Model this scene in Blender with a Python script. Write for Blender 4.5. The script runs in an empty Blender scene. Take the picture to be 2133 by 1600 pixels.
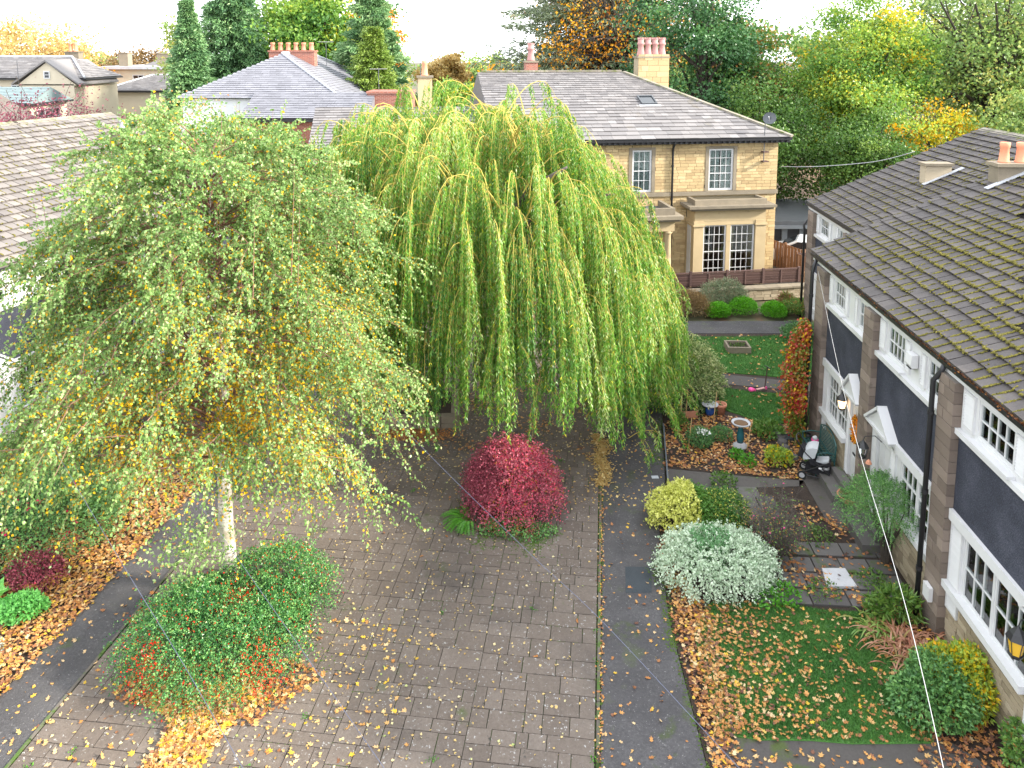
import bpy, math, random
import numpy as np
from mathutils import Vector, Matrix
random.seed(5); rng = np.random.default_rng(11)
PI = math.pi; R = math.radians
sc = bpy.context.scene; COL = sc.collection

# ------------------------------------------------------------------ camera, world, sun
F, PITCH, CAMH = 1623.0, R(7.6), 11.0
cd = bpy.data.cameras.new("camera"); cam = bpy.data.objects.new("camera", cd); COL.objects.link(cam)
cam.location = (0, 0, CAMH); cam.rotation_euler = (PI/2 - PITCH, 0, 0)
cd.sensor_width = 36; cd.lens = 36*F/2133; cd.shift_y = -(800-(105+F*math.tan(PITCH)))/2133
cd.clip_end = 3000; cd.clip_start = .1
sc.camera = cam
SUN_EL, SUN_AZ = R(26), R(100)          # azimuth measured clockwise from +Y (the view direction)
w = bpy.data.worlds.new("World"); sc.world = w; w.use_nodes = True
nt = w.node_tree; nt.nodes.clear()
def _n(t, **k):
    n = nt.nodes.new(t)
    for a, b in k.items(): setattr(n, a, b)
    return n
wo = _n('ShaderNodeOutputWorld'); bg = _n('ShaderNodeBackground'); bg.inputs[1].default_value = .11
sky = _n('ShaderNodeTexSky', sky_type='NISHITA', sun_disc=False, sun_elevation=SUN_EL, sun_rotation=SUN_AZ, air_density=1.0, dust_density=2.0)
tc = _n('ShaderNodeTexCoord'); mp = _n('ShaderNodeMapping'); mp.inputs['Scale'].default_value = (1, 1, 3)
no = _n('ShaderNodeTexNoise'); no.inputs['Scale'].default_value = 2.2; no.inputs['Detail'].default_value = 6; no.inputs['Roughness'].default_value = .55
rp = _n('ShaderNodeValToRGB'); rp.color_ramp.elements[0].position = .25; rp.color_ramp.elements[1].position = .62
rp.color_ramp.elements[0].color = (.72, .72, .72, 1); rp.color_ramp.elements[1].color = (1, 1, 1, 1)
mx = _n('ShaderNodeMix', data_type='RGBA')
mx.inputs[7].default_value = (7.2, 7.45, 7.8, 1)
L = nt.links.new
L(tc.outputs['Generated'], mp.inputs[0]); L(mp.outputs[0], no.inputs['Vector']); L(no.outputs[0], rp.inputs[0])
L(rp.outputs[0], mx.inputs[0]); L(sky.outputs[0], mx.inputs[6]); L(mx.outputs[2], bg.inputs[0]); L(bg.outputs[0], wo.inputs[0])
sd = bpy.data.lights.new("sun", 'SUN'); so = bpy.data.objects.new("sun", sd); COL.objects.link(so)
sd.energy = 2.7; sd.angle = R(5); sd.color = (1, .93, .8)
_sv = Vector((math.sin(SUN_AZ)*math.cos(SUN_EL), math.cos(SUN_AZ)*math.cos(SUN_EL), math.sin(SUN_EL)))
so.rotation_euler = _sv.to_track_quat('Z', 'Y').to_euler(); so.location = (30, 0, 40)
vs = sc.view_settings; vs.view_transform = 'Standard'; vs.look = 'None'; vs.exposure = 2.05; vs.gamma = 1; vs.use_curve_mapping = False

def proj(p):
    z = p[2]-CAMH; dep = p[1]*math.cos(PITCH)-z*math.sin(PITCH); up = p[1]*math.sin(PITCH)+z*math.cos(PITCH)
    if dep < .2: return (9e3, 9e3, dep)
    return (1066.5+F*p[0]/dep, 105+F*math.tan(PITCH)-F*up/dep, dep)
def inview(p, m=40):
    u, v, d = proj(p); return -m < u < 2133+m and -m < v < 1600+m

# ------------------------------------------------------------------ materials
MATS = {}
def nodemat(name):
    m = bpy.data.materials.new(name); m.use_nodes = True
    t = m.node_tree; b = t.nodes['Principled BSDF']; return m, t, b
def ramp(t, stops, inp, interp='LINEAR'):
    r = t.nodes.new('ShaderNodeValToRGB'); cr = r.color_ramp; cr.interpolation = interp
    while len(cr.elements) < len(stops): cr.elements.new(.5)
    for e, (p, c) in zip(cr.elements, stops): e.position = p; e.color = (*c, 1)
    t.links.new(inp, r.inputs[0]); return r.outputs[0]
def math_(t, op, a, b=None, clamp=False):
    n = t.nodes.new('ShaderNodeMath'); n.operation = op; n.use_clamp = clamp
    for i, x in enumerate((a, b)):
        if x is None: continue
        if isinstance(x, (int, float)): n.inputs[i].default_value = x
        else: t.links.new(x, n.inputs[i])
    return n.outputs[0]
def noise(t, scale, detail=4, rough=.6, stretch=None, vec=None):
    g = t.nodes.new('ShaderNodeNewGeometry').outputs['Position'] if vec is None else vec
    if stretch:
        m = t.nodes.new('ShaderNodeMapping'); m.inputs['Scale'].default_value = stretch; t.links.new(g, m.inputs[0]); g = m.outputs[0]
    n = t.nodes.new('ShaderNodeTexNoise'); n.inputs['Scale'].default_value = scale; n.inputs['Detail'].default_value = detail; n.inputs['Roughness'].default_value = rough
    t.links.new(g, n.inputs['Vector']); return n.outputs[0]
def mixc(t, f, a, b):
    n = t.nodes.new('ShaderNodeMix'); n.data_type = 'RGBA'
    if isinstance(f, (int, float)): n.inputs[0].default_value = f
    else: t.links.new(f, n.inputs[0])
    for i, x in ((6, a), (7, b)):
        if isinstance(x, tuple): n.inputs[i].default_value = (*x, 1)
        else: t.links.new(x, n.inputs[i])
    return n.outputs[2]
def rnd(t):
    a = t.nodes.new('ShaderNodeObjectInfo').outputs['Random']; b = t.nodes.new('ShaderNodeNewGeometry').outputs['Random Per Island']
    return math_(t, 'FRACT', math_(t, 'ADD', a, b))
def surf(name, stops, var=.6, scale=3., fine=40., rough=.8, bump=.3, patches=(), spec=.4, fineamt=.35):
    """stops: colour ramp over piece-to-piece variation + noise; patches: (colour, noise scale, lo, hi)"""
    m, t, b = nodemat(name)
    n1 = noise(t, scale, 5); n2 = noise(t, fine, 3, .7)
    v = math_(t, 'MULTIPLY', rnd(t), var)
    v = math_(t, 'ADD', v, math_(t, 'MULTIPLY', n1, 1-var)); v = math_(t, 'ADD', v, math_(t, 'MULTIPLY', math_(t, 'SUBTRACT', n2, .5), fineamt), True)
    c = ramp(t, stops, v)
    for pc, ps, lo, hi in patches:
        f = ramp(t, [(lo, (0, 0, 0)), (hi, (1, 1, 1))], noise(t, ps, 6, .65)); c = mixc(t, f, c, pc)
    t.links.new(c, b.inputs['Base Color']); b.inputs['Roughness'].default_value = rough; b.inputs['Specular IOR Level'].default_value = spec
    if bump:
        bn = t.nodes.new('ShaderNodeBump'); bn.inputs['Strength'].default_value = bump; bn.inputs['Distance'].default_value = .02
        t.links.new(n2, bn.inputs['Height']); t.links.new(bn.outputs[0], b.inputs['Normal'])
    MATS[name] = m; return m
def leafmat(name, stops, trans=.35, rough=.45, spec=.5, sat=1.18):
    m, t, b = nodemat(name)
    a = t.nodes.new('ShaderNodeAttribute'); a.attribute_name = 'tone'
    def vivid(q, s=sat, b=1.12 if sat > 1 else 1):
        l_ = .3*q[0]+.55*q[1]+.15*q[2]; return tuple(min(.86, max(.004, (l_+(x-l_)*s)*b)) for x in q)
    c = ramp(t, [(p, vivid(q)) for p, q in stops], a.outputs['Fac'])
    t.links.new(c, b.inputs['Base Color']); b.inputs['Roughness'].default_value = rough; b.inputs['Specular IOR Level'].default_value = spec
    tr = t.nodes.new('ShaderNodeBsdfTranslucent'); ms = t.nodes.new('ShaderNodeMixShader'); ms.inputs[0].default_value = trans
    t.links.new(c, tr.inputs[0]); t.links.new(b.outputs[0], ms.inputs[1]); t.links.new(tr.outputs[0], ms.inputs[2])
    t.links.new(ms.outputs[0], t.nodes['Material Output'].inputs[0]); MATS[name] = m; return m
def g(v): return (v, v, v)
M = type('M', (), {})()
M.paver = surf('concrete_paving', [(0, (.082, .064, .053)), (.5, (.132, .106, .089)), (1, (.195, .162, .139))], var=.30, scale=.9, fine=20, fineamt=.75, rough=.85, bump=.6,
               patches=[((.06, .085, .02), .8, .62, .72), ((.36, .35, .34), 17., .615, .66), ((.055, .046, .042), .45, .52, .74), ((.05, .045, .04), 7., .66, .72)])
M.bed = surf('mossy_joint', [(0, (.02, .018, .014)), (1, (.05, .06, .02))], var=0, scale=2., fine=50, patches=[((.06, .12, .015), 1.1, .5, .6)])
M.asphalt = surf('asphalt', [(0, (.028, .026, .028)), (.5, (.060, .057, .060)), (1, (.12, .114, .116))], var=0, scale=.8, fine=26, fineamt=.85, bump=.9, rough=.8,
                 patches=[((.05, .07, .018), 1.1, .58, .68), ((.078, .073, .075), .55, .50, .66), ((.22, .21, .21), 24., .62, .67)])
M.asphalt_patch = surf('asphalt_patch', [(0, (.02, .025, .032)), (1, (.06, .07, .08))], var=0, scale=3, fine=120, fineamt=.9, bump=.6)
M.kerb = surf('kerb_stone', [(0, (.06, .05, .04)), (1, (.16, .14, .12))], var=.5, patches=[((.06, .11, .02), 3., .48, .58)])
M.soil = surf('garden_soil', [(0, (.015, .010, .008)), (1, (.06, .042, .032))], var=0, scale=4, fine=30, fineamt=.8, bump=1., rough=.95)
M.lawn = surf('lawn_turf', [(0, (.03, .11, .018)), (1, (.08, .21, .035))], var=0, scale=1.5, fine=40, fineamt=.6, rough=.9)
M.moss = surf('green_moss', [(0, (.03, .06, .01)), (1, (.08, .13, .018))], var=.4, scale=4, fine=50, rough=1)
M.roofmoss = surf('roof_moss', [(0, (.045, .042, .008)), (.6, (.12, .105, .016)), (1, (.20, .17, .03))], var=.7, scale=4, fine=60, rough=1)
M.ground = surf('rough_ground', [(0, (.05, .055, .025)), (1, (.10, .10, .05))], var=0, scale=.3, fine=8, patches=[((.12, .07, .04), .5, .5, .6)])
M.litter = surf('leaf_litter_ground', [(0, (.05, .028, .015)), (1, (.20, .11, .05))], var=0, scale=3, fine=25, fineamt=.8)
M.path = surf('path_concrete', [(0, (.045, .040, .038)), (1, (.105, .094, .086))], var=.5, scale=1.2, fine=22, fineamt=.6, patches=[((.055, .075, .02), 1.3, .56, .66)])
M.flag = surf('stone_flag', [(0, (.055, .05, .05)), (1, (.14, .13, .125))], var=.6, scale=1.5, fine=40, fineamt=.4, patches=[((.06, .09, .02), 1.6, .56, .66)])
M.slabpale = surf('pale_slab', [(0, (.34, .34, .36)), (1, (.55, .55, .57))], var=.2, scale=4, fine=30, fineamt=.6)
M.tile = surf('concrete_roof_tile', [(0, (.036, .031, .031)), (.5, (.068, .059, .057)), (1, (.118, .102, .094))], var=.40, scale=2.2, fine=30, fineamt=.5, rough=.75,
              patches=[((.11, .10, .025), 5.5, .64, .72), ((.42, .42, .42), 9., .755, .765)])
M.tile_left = surf('pale_roof_tile', [(0, (.10, .088, .083)), (.5, (.16, .142, .132)), (1, (.24, .215, .195))], var=.55, scale=1.3, fine=25, fineamt=.3, rough=.75,
              patches=[((.10, .10, .04), 5., .64, .74)])
M.slate = surf('stone_slate', [(0, (.095, .088, .090)), (.35, (.14, .131, .132)), (.75, (.185, .172, .17)), (1, (.27, .265, .27))], var=.62, scale=1.2, fine=18, fineamt=.35, rough=.6,
               patches=[((.15, .13, .10), .7, .6, .75)])
M.slate_blue = surf('blue_slate', [(0, (.13, .13, .15)), (1, (.23, .23, .26))], var=.5, scale=1.2, fine=14, fineamt=.3, rough=.5)
M.ridge = surf('ridge_tile', [(0, (.14, .12, .10)), (1, (.30, .27, .22))], var=.6, patches=[((.10, .12, .03), 3, .5, .65)])
M.lead = surf('lead_flashing', [(0, (.30, .31, .34)), (1, (.5, .52, .56))], var=.2, scale=2, fine=20, rough=.5)
M.sand = surf('sandstone_block', [(0, (.28, .19, .10)), (.3, (.40, .29, .15)), (.65, (.48, .36, .19)), (1, (.56, .44, .26))], var=.65, scale=.9, fine=30, fineamt=.3,
              patches=[((.16, .12, .085), .75, .58, .78)])
M.sandsmooth = surf('dressed_sandstone', [(0, (.36, .27, .15)), (1, (.52, .41, .25))], var=.15, scale=1.3, fine=40, fineamt=.25, patches=[((.17, .14, .10), 1.5, .60, .8)])
M.palestone = surf('pale_sandstone', [(0, (.46, .40, .30)), (1, (.60, .53, .41))], var=.2, scale=1.3, fine=12, fineamt=.3)
M.sanddark = surf('weathered_sandstone', [(0, (.10, .085, .065)), (1, (.30, .25, .18))], var=.3, scale=2.5, fine=40, fineamt=.4)
M.mortar = surf('mortar', [(0, (.27, .22, .14)), (1, (.36, .30, .20))], var=0)
M.mortar_dark = surf('dark_mortar', [(0, (.10, .09, .08)), (1, (.17, .15, .13))], var=0)
M.block = surf('brown_stone_block', [(0, (.11, .085, .070)), (.5, (.185, .145, .120)), (1, (.27, .215, .18))], var=.7, scale=2., fine=60, fineamt=.4, patches=[((.09, .075, .06), 1.5, .6, .75)])
M.rubble = surf('buff_walling_stone', [(0, (.19, .15, .10)), (.5, (.32, .26, .18)), (1, (.44, .37, .27))], var=.75, scale=2., fine=50, fineamt=.4)
M.brick = surf('red_brick', [(0, (.25, .065, .04)), (1, (.42, .14, .09))], var=.7, scale=2, fine=30)
M.render = surf('dark_blue_pebbledash', [(0, (.014, .016, .024)), (.5, (.034, .038, .056)), (1, (.10, .105, .14))], var=0, scale=1.2, fine=42, fineamt=1.2, bump=1., rough=.9)
M.white = surf('white_paint', [(0, (.50, .50, .51)), (1, (.64, .64, .65))], var=.2, scale=2.2, fine=12, fineamt=.25, rough=.5, bump=.05, patches=[((.5, .49, .46), 1.8, .66, .8)])
M.whiterender = surf('white_render', [(0, (.62, .63, .66)), (1, (.78, .79, .82))], var=0, scale=1, fine=12)
M.black = surf('black_gutter', [(0, (.010, .010, .012)), (1, (.03, .03, .034))], var=.3, rough=.4, bump=.05)
M.darkgrey = surf('dark_grey_metal', [(0, (.05, .055, .065)), (1, (.11, .12, .13))], var=.3, rough=.5, bump=.05)
M.garage = surf('garage_cladding', [(0, (.10, .115, .13)), (1, (.17, .19, .21))], var=.4, rough=.6)
M.brownwood = surf('brown_fence_wood', [(0, (.055, .030, .028)), (1, (.13, .075, .065))], var=.6, scale=3, fine=30, rough=.8)
M.orangewood = surf('cedar_fence_wood', [(0, (.13, .065, .035)), (1, (.27, .14, .08))], var=.6, scale=3, fine=30, rough=.8)
M.bark = surf('dark_bark', [(0, (.02, .016, .013)), (1, (.08, .065, .05))], var=0, scale=6, fine=40, bump=.8)
M.greybark = surf('grey_bark', [(0, (.05, .04, .035)), (1, (.15, .125, .11))], var=0, scale=6, fine=40, bump=.8)
M.twig = surf('reddish_twig', [(0, (.12, .055, .035)), (1, (.30, .17, .12))], var=.5, bump=0)
M.willowtwig = surf('yellow_willow_twig', [(0, (.36, .27, .05)), (1, (.60, .47, .12))], var=.5, bump=0)
M.cane = surf('bamboo_cane', [(0, (.45, .30, .12)), (1, (.6, .42, .2))], var=.5, bump=0)
M.terracotta = surf('terracotta', [(0, (.42, .17, .10)), (1, (.60, .28, .18))], var=.3, scale=4, fine=30)
M.pinkpot = surf('pink_clay_pot', [(0, (.34, .17, .16)), (1, (.50, .28, .26))], var=.4, scale=3, fine=30)
M.orangepot = surf('orange_chimney_pot', [(0, (.62, .22, .12)), (1, (.82, .36, .22))], var=.3, scale=3, fine=30)
M.greenmetal = surf('green_painted_metal', [(0, (.015, .06, .06)), (1, (.04, .12, .11))], var=.2, rough=.4, bump=.05)
M.glaze = surf('blue_green_glaze', [(0, (.01, .06, .08)), (1, (.03, .14, .16))], var=0, rough=.2, bump=.05)
M.bluegl = surf('blue_glaze', [(0, (.01, .04, .18)), (1, (.03, .10, .35))], var=0, rough=.2, bump=.05)
M.pot_grey = surf('grey_stoneware', [(0, (.30, .31, .33)), (1, (.5, .5, .52))], var=0, scale=6)
M.greyfabric = surf('pale_grey_fabric', [(0, (.38, .40, .42)), (1, (.52, .54, .56))], var=.2, rough=.9)
M.blackfabric = surf('black_fabric', [(0, (.008, .008, .010)), (1, (.025, .025, .03))], var=.2, rough=.9)
M.pink = surf('pink_plastic', [(0, (.75, .06, .25)), (1, (.85, .10, .34))], var=0, rough=.4, bump=0)
M.orange = surf('orange_wreath', [(0, (.70, .12, .01)), (1, (.9, .30, .03))], var=.8, bump=0)
M.interior = surf('dim_interior_wall', [(0, (.10, .085, .07)), (1, (.22, .19, .16))], var=0, scale=.8)
M.curtain = surf('net_curtain', [(0, (.58, .58, .55)), (1, (.76, .76, .72))], var=.3, bump=0)
M.tancurtain = surf('tan_blind', [(0, (.42, .30, .14)), (1, (.55, .42, .22))], var=.3, bump=0)
M.carpaint = surf('pale_silver_car_paint', [(0, (.50, .53, .56)), (1, (.6, .63, .66))], var=0, rough=.2, bump=0)
M.tyre = surf('tyre_rubber', [(0, (.012,)*3), (1, (.03,)*3)], var=0)
M.cablewhite = surf('white_cable', [(0, (.40,)*3), (1, (.48,)*3)], var=0, bump=0)
M.cableblue = surf('grey_cable', [(0, (.07, .08, .12)), (1, (.11, .12, .18))], var=0, bump=0)
M.roofgreen = surf('green_grey_roof_sheet', [(0, (.14, .19, .20)), (1, (.22, .28, .29))], var=.2)
m, t, b = nodemat('red_brickwork')
sp = t.nodes.new('ShaderNodeSeparateXYZ'); t.links.new(t.nodes.new('ShaderNodeNewGeometry').outputs['Position'], sp.inputs[0]); cb = t.nodes.new('ShaderNodeCombineXYZ')
t.links.new(math_(t, 'ADD', sp.outputs[0], sp.outputs[1]), cb.inputs[0]); t.links.new(sp.outputs[2], cb.inputs[1])
bk_ = t.nodes.new('ShaderNodeTexBrick'); t.links.new(cb.outputs[0], bk_.inputs['Vector']); bk_.inputs['Scale'].default_value = 1; bk_.inputs['Brick Width'].default_value = .225; bk_.inputs['Row Height'].default_value = .075; bk_.inputs['Mortar Size'].default_value = .008
bk_.inputs['Color1'].default_value = (.36, .11, .07, 1); bk_.inputs['Color2'].default_value = (.24, .07, .05, 1); bk_.inputs['Mortar'].default_value = (.34, .27, .22, 1); t.links.new(bk_.outputs[0], b.inputs['Base Color']); b.inputs['Roughness'].default_value = .85; M.brick = m
# birch bark
m, t, b = nodemat('birch_bark')
n1 = noise(t, 7., 5, .7, (1, 1, 3.2)); n2 = noise(t, 2., 3)
c = ramp(t, [(.36, (.03, .025, .022)), (.44, (.40, .36, .31)), (.62, (.62, .57, .50))], n1)
c = mixc(t, ramp(t, [(.55, (0, 0, 0)), (.7, (1, 1, 1))], n2), c, (.38, .32, .24))
t.links.new(c, b.inputs['Base Color']); b.inputs['Roughness'].default_value = .7; M.birchbark = m
# glass
m, t, b = nodemat('window_glass')
gl = t.nodes.new('ShaderNodeBsdfGlossy'); gl.inputs['Roughness'].default_value = .02; gl.inputs[0].default_value = (1, 1, 1, 1)
tr = t.nodes.new('ShaderNodeBsdfTransparent'); tr.inputs[0].default_value = (.78, .84, .84, 1)
fr = t.nodes.new('ShaderNodeFresnel'); fr.inputs[0].default_value = 1.55; ms = t.nodes.new('ShaderNodeMixShader')
t.links.new(math_(t, 'ADD', fr.outputs[0], .05), ms.inputs[0]); t.links.new(tr.outputs[0], ms.inputs[1]); t.links.new(gl.outputs[0], ms.inputs[2])
t.links.new(ms.outputs[0], t.nodes['Material Output'].inputs[0]); M.glass = m
m, t, b = nodemat('dark_glass'); b.inputs['Base Color'].default_value = (.02, .025, .03, 1); b.inputs['Roughness'].default_value = .05; M.darkglass = m
m, t, b = nodemat('lit_lamp'); b.inputs['Emission Color'].default_value = (1, .62, .28, 1); b.inputs['Emission Strength'].default_value = 1.2; b.inputs['Base Color'].default_value = (1, .8, .5, 1); M.lit = m
m, t, b = nodemat('yellow_lamp_glass'); b.inputs['Base Color'].default_value = (.75, .45, .05, 1); b.inputs['Roughness'].default_value = .2; M.amber = m
# leaves
M.l_birch = leafmat('birch_leaf', [(0, (.06, .12, .035)), (.30, (.15, .25, .08)), (.60, (.28, .40, .16)), (.80, (.48, .58, .33)), (.83, (.60, .36, .02)), (1, (.78, .50, .03))], .4)
M.l_willow = leafmat('willow_leaf', [(0, (.05, .14, .03)), (.4, (.13, .28, .055)), (.75, (.26, .43, .09)), (.9, (.50, .60, .36)), (1, (.60, .56, .10))], .4, .36, sat=1.14)
M.l_cotone = leafmat('cotoneaster_leaf', [(0, (.02, .08, .03)), (.5, (.07, .19, .06)), (.85, (.20, .36, .13)), (.9, (.45, .06, .03)), (1, (.65, .05, .03))], .2, .35)
M.l_red = leafmat('berberis_leaf', [(0, (.09, .02, .03)), (.35, (.24, .055, .08)), (.65, (.50, .17, .21)), (.85, (.68, .08, .14)), (.93, (.34, .16, .16)), (1, (.28, .15, .03))], .3, .5)
M.l_fern = leafmat('fern_leaf', [(0, (.03, .12, .02)), (1, (.14, .34, .06))], .35)
M.l_varyellow = leafmat('yellow_variegated_leaf', [(0, (.03, .10, .03)), (.35, (.10, .20, .05)), (.45, (.42, .45, .12)), (1, (.62, .62, .24))], .25)
M.l_varwhite = leafmat('white_variegated_leaf', [(0, (.04, .13, .05)), (.35, (.14, .27, .13)), (.45, (.32, .42, .29)), (1, (.58, .65, .53))], .25)
M.l_varbig = leafmat('cream_edged_leaf', [(0, (.025, .06, .02)), (.45, (.09, .15, .05)), (.7, (.22, .28, .11)), (1, (.46, .47, .26))], .25)
M.l_dark = leafmat('dark_evergreen_leaf', [(0, (.025, .07, .03)), (.6, (.075, .165, .06)), (1, (.18, .32, .11))], .2)
M.l_mid = leafmat('mid_green_leaf', [(0, (.03, .07, .02)), (.6, (.09, .17, .045)), (1, (.19, .28, .08))], .35)
M.l_box = leafmat('bright_box_leaf', [(0, (.03, .13, .015)), (1, (.16, .40, .05))], .3)
M.l_brown = leafmat('brown_dry_leaf', [(0, (.10, .065, .03)), (.6, (.26, .18, .09)), (1, (.40, .31, .17))], .3)
M.l_purple = leafmat('purple_leaf', [(0, (.08, .02, .035)), (1, (.26, .08, .11))], .3)
M.l_creeper = leafmat('creeper_leaf', [(0, (.05, .09, .02)), (.35, (.15, .19, .04)), (.6, (.30, .10, .04)), (.85, (.36, .035, .05)), (1, (.55, .40, .06))], .3)
M.l_yellowgreen = leafmat('yellow_green_autumn_leaf', [(0, (.06, .14, .04)), (.4, (.16, .28, .07)), (.7, (.36, .43, .10)), (.88, (.58, .48, .08)), (1, (.66, .36, .05))], .4)
M.l_olive = leafmat('olive_autumn_leaf', [(0, (.08, .13, .05)), (.5, (.20, .29, .10)), (.8, (.40, .44, .16)), (1, (.55, .47, .18))], .4)
M.l_greenrust = leafmat('green_and_rust_leaf', [(0, (.05, .11, .04)), (.55, (.13, .24, .07)), (.78, (.25, .36, .11)), (.82, (.34, .17, .07)), (1, (.48, .28, .13))], .35)
M.l_orange = leafmat('orange_autumn_leaf', [(0, (.25, .09, .01)), (.5, (.55, .24, .03)), (1, (.75, .42, .08))], .45)
M.l_orangepale = leafmat('pale_orange_leaf', [(0, (.38, .24, .07)), (.5, (.60, .44, .16)), (1, (.72, .58, .30))], .45, sat=1.0)
M.l_conifer = leafmat('conifer_needle', [(0, (.06, .15, .07)), (.6, (.17, .32, .12)), (1, (.32, .45, .20))], .15, sat=1.0)
M.l_coniferlight = leafmat('light_conifer_needle', [(0, (.08, .13, .03)), (.6, (.19, .27, .07)), (1, (.34, .40, .12))], .15)
M.l_cedar = leafmat('cedar_needle', [(0, (.09, .11, .08)), (.5, (.18, .22, .14)), (.8, (.26, .31, .19)), (1, (.36, .24, .17))], .15)
M.l_fallen = leafmat('fallen_leaf', [(0, (.10, .045, .035)), (.25, (.24, .10, .05)), (.5, (.48, .20, .05)), (.72, (.60, .34, .11)), (.9, (.66, .49, .28)), (1, (.70, .44, .04))], .2, .6, sat=1.0)
M.l_birchfallen = leafmat('fallen_birch_leaf', [(0, (.40, .24, .07)), (.5, (.60, .44, .17)), (.8, (.66, .56, .33)), (1, (.33, .40, .12))], .2, .6, sat=1.0)
M.l_grass = leafmat('grass_blade', [(0, (.035, .11, .025)), (.6, (.075, .20, .045)), (1, (.17, .31, .07))], .3, sat=1.0)
M.l_strap = leafmat('strap_leaf', [(0, (.10, .20, .05)), (.4, (.22, .28, .09)), (.6, (.28, .12, .08)), (1, (.42, .26, .18))], .3)
M.l_silver = leafmat('silver_leaf', [(0, (.20, .26, .22)), (1, (.45, .52, .46))], .2)
M.l_kale = leafmat('bright_kale_leaf', [(0, (.06, .22, .06)), (1, (.22, .50, .16))], .3)
M.flower = leafmat('magenta_petal', [(0, (.55, .01, .08)), (1, (.85, .04, .18))], .3)
M.flowerwhite = leafmat('white_petal', [(0, (.7, .7, .66)), (1, (.85, .85, .82))], .3)

# ------------------------------------------------------------------ object helpers
def props(o, label=None, cat=None, group=None, kind=None):
    if label: o['label'] = label
    if cat: o['category'] = cat
    if group: o['group'] = group
    if kind: o['kind'] = kind
    return o
def empty(name, loc, rz=0, **k):
    o = bpy.data.objects.new(name, None); COL.objects.link(o); o.location = loc; o.rotation_euler = (0, 0, rz); o.empty_display_size = .2
    return props(o, **k)
def link(name, me, parent=None):
    o = bpy.data.objects.new(name, me); COL.objects.link(o)
    if parent: o.parent = parent
    return o
def fast_mesh(name, V, faces, k, tone=None):
    me = bpy.data.meshes.new(name); n = len(V); m = len(faces)
    me.vertices.add(n); me.vertices.foreach_set('co', np.asarray(V, np.float32).ravel())
    me.loops.add(m*k); me.loops.foreach_set('vertex_index', np.asarray(faces, np.int32).ravel())
    me.polygons.add(m); me.polygons.foreach_set('loop_start', np.arange(0, m*k, k, dtype=np.int32))
    me.polygons.foreach_set('use_smooth', np.zeros(m, bool)); me.update(calc_edges=True)
    if tone is not None:
        a = me.attributes.new('tone', 'FLOAT', 'FACE'); a.data.foreach_set('value', np.asarray(tone, np.float32))
    return me
SH = {'leaf': (np.array([(0, 0, 0), (.38, -.5, .12), (1, 0, 0), (.38, .5, .12)]), [(0, 1, 2), (0, 2, 3)]),
      'blade': (np.array([(0, -.5, 0), (1, 0, 0), (0, .5, 0)]), [(0, 1, 2)]),
      'maple': (np.array([(0, 0, 0), (.18, -.48, .05), (.42, -.26, .0), (.72, -.5, .08), (.70, -.16, 0), (1.05, 0, .1), (.70, .16, 0), (.72, .5, .05), (.42, .26, 0), (.18, .48, .1)]), [tuple(range(10))])}
def unit(a): return a/np.maximum(np.linalg.norm(a, axis=1, keepdims=True), 1e-9)
def rdir(n): return unit(rng.normal(size=(n, 3)))
def leaves(name, P, D, Ls, Ws, tone, mat, parent=None, shape='leaf', N=None, origin=(0, 0, 0)):
    """one mesh of many leaf faces: P base points, D stem-to-tip directions"""
    n = len(P); D = unit(D); rd = rdir(n) if N is None else N
    S = unit(np.cross(D, rd)); Nn = np.cross(S, D)
    Ls = np.broadcast_to(np.asarray(Ls, float), (n,))[:, None]; Ws = np.broadcast_to(np.asarray(Ws, float), (n,))[:, None]
    tpl, fc = SH[shape]; k = len(tpl); V = np.empty((n, k, 3))
    for i, (a, s, u) in enumerate(tpl): V[:, i] = P+D*Ls*a+S*Ws*s+Nn*Ls*u
    V -= np.asarray(origin)
    fc = np.array(fc); Fc = (np.arange(n)[:, None, None]*k+fc[None]).reshape(-1, fc.shape[1])
    tn = np.repeat(np.clip(np.broadcast_to(tone, (n,)), 0, 1), len(fc))
    me = fast_mesh(name, V.reshape(-1, 3), Fc, fc.shape[1], tn); me.materials.append(mat)
    return link(name, me, parent)
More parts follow.
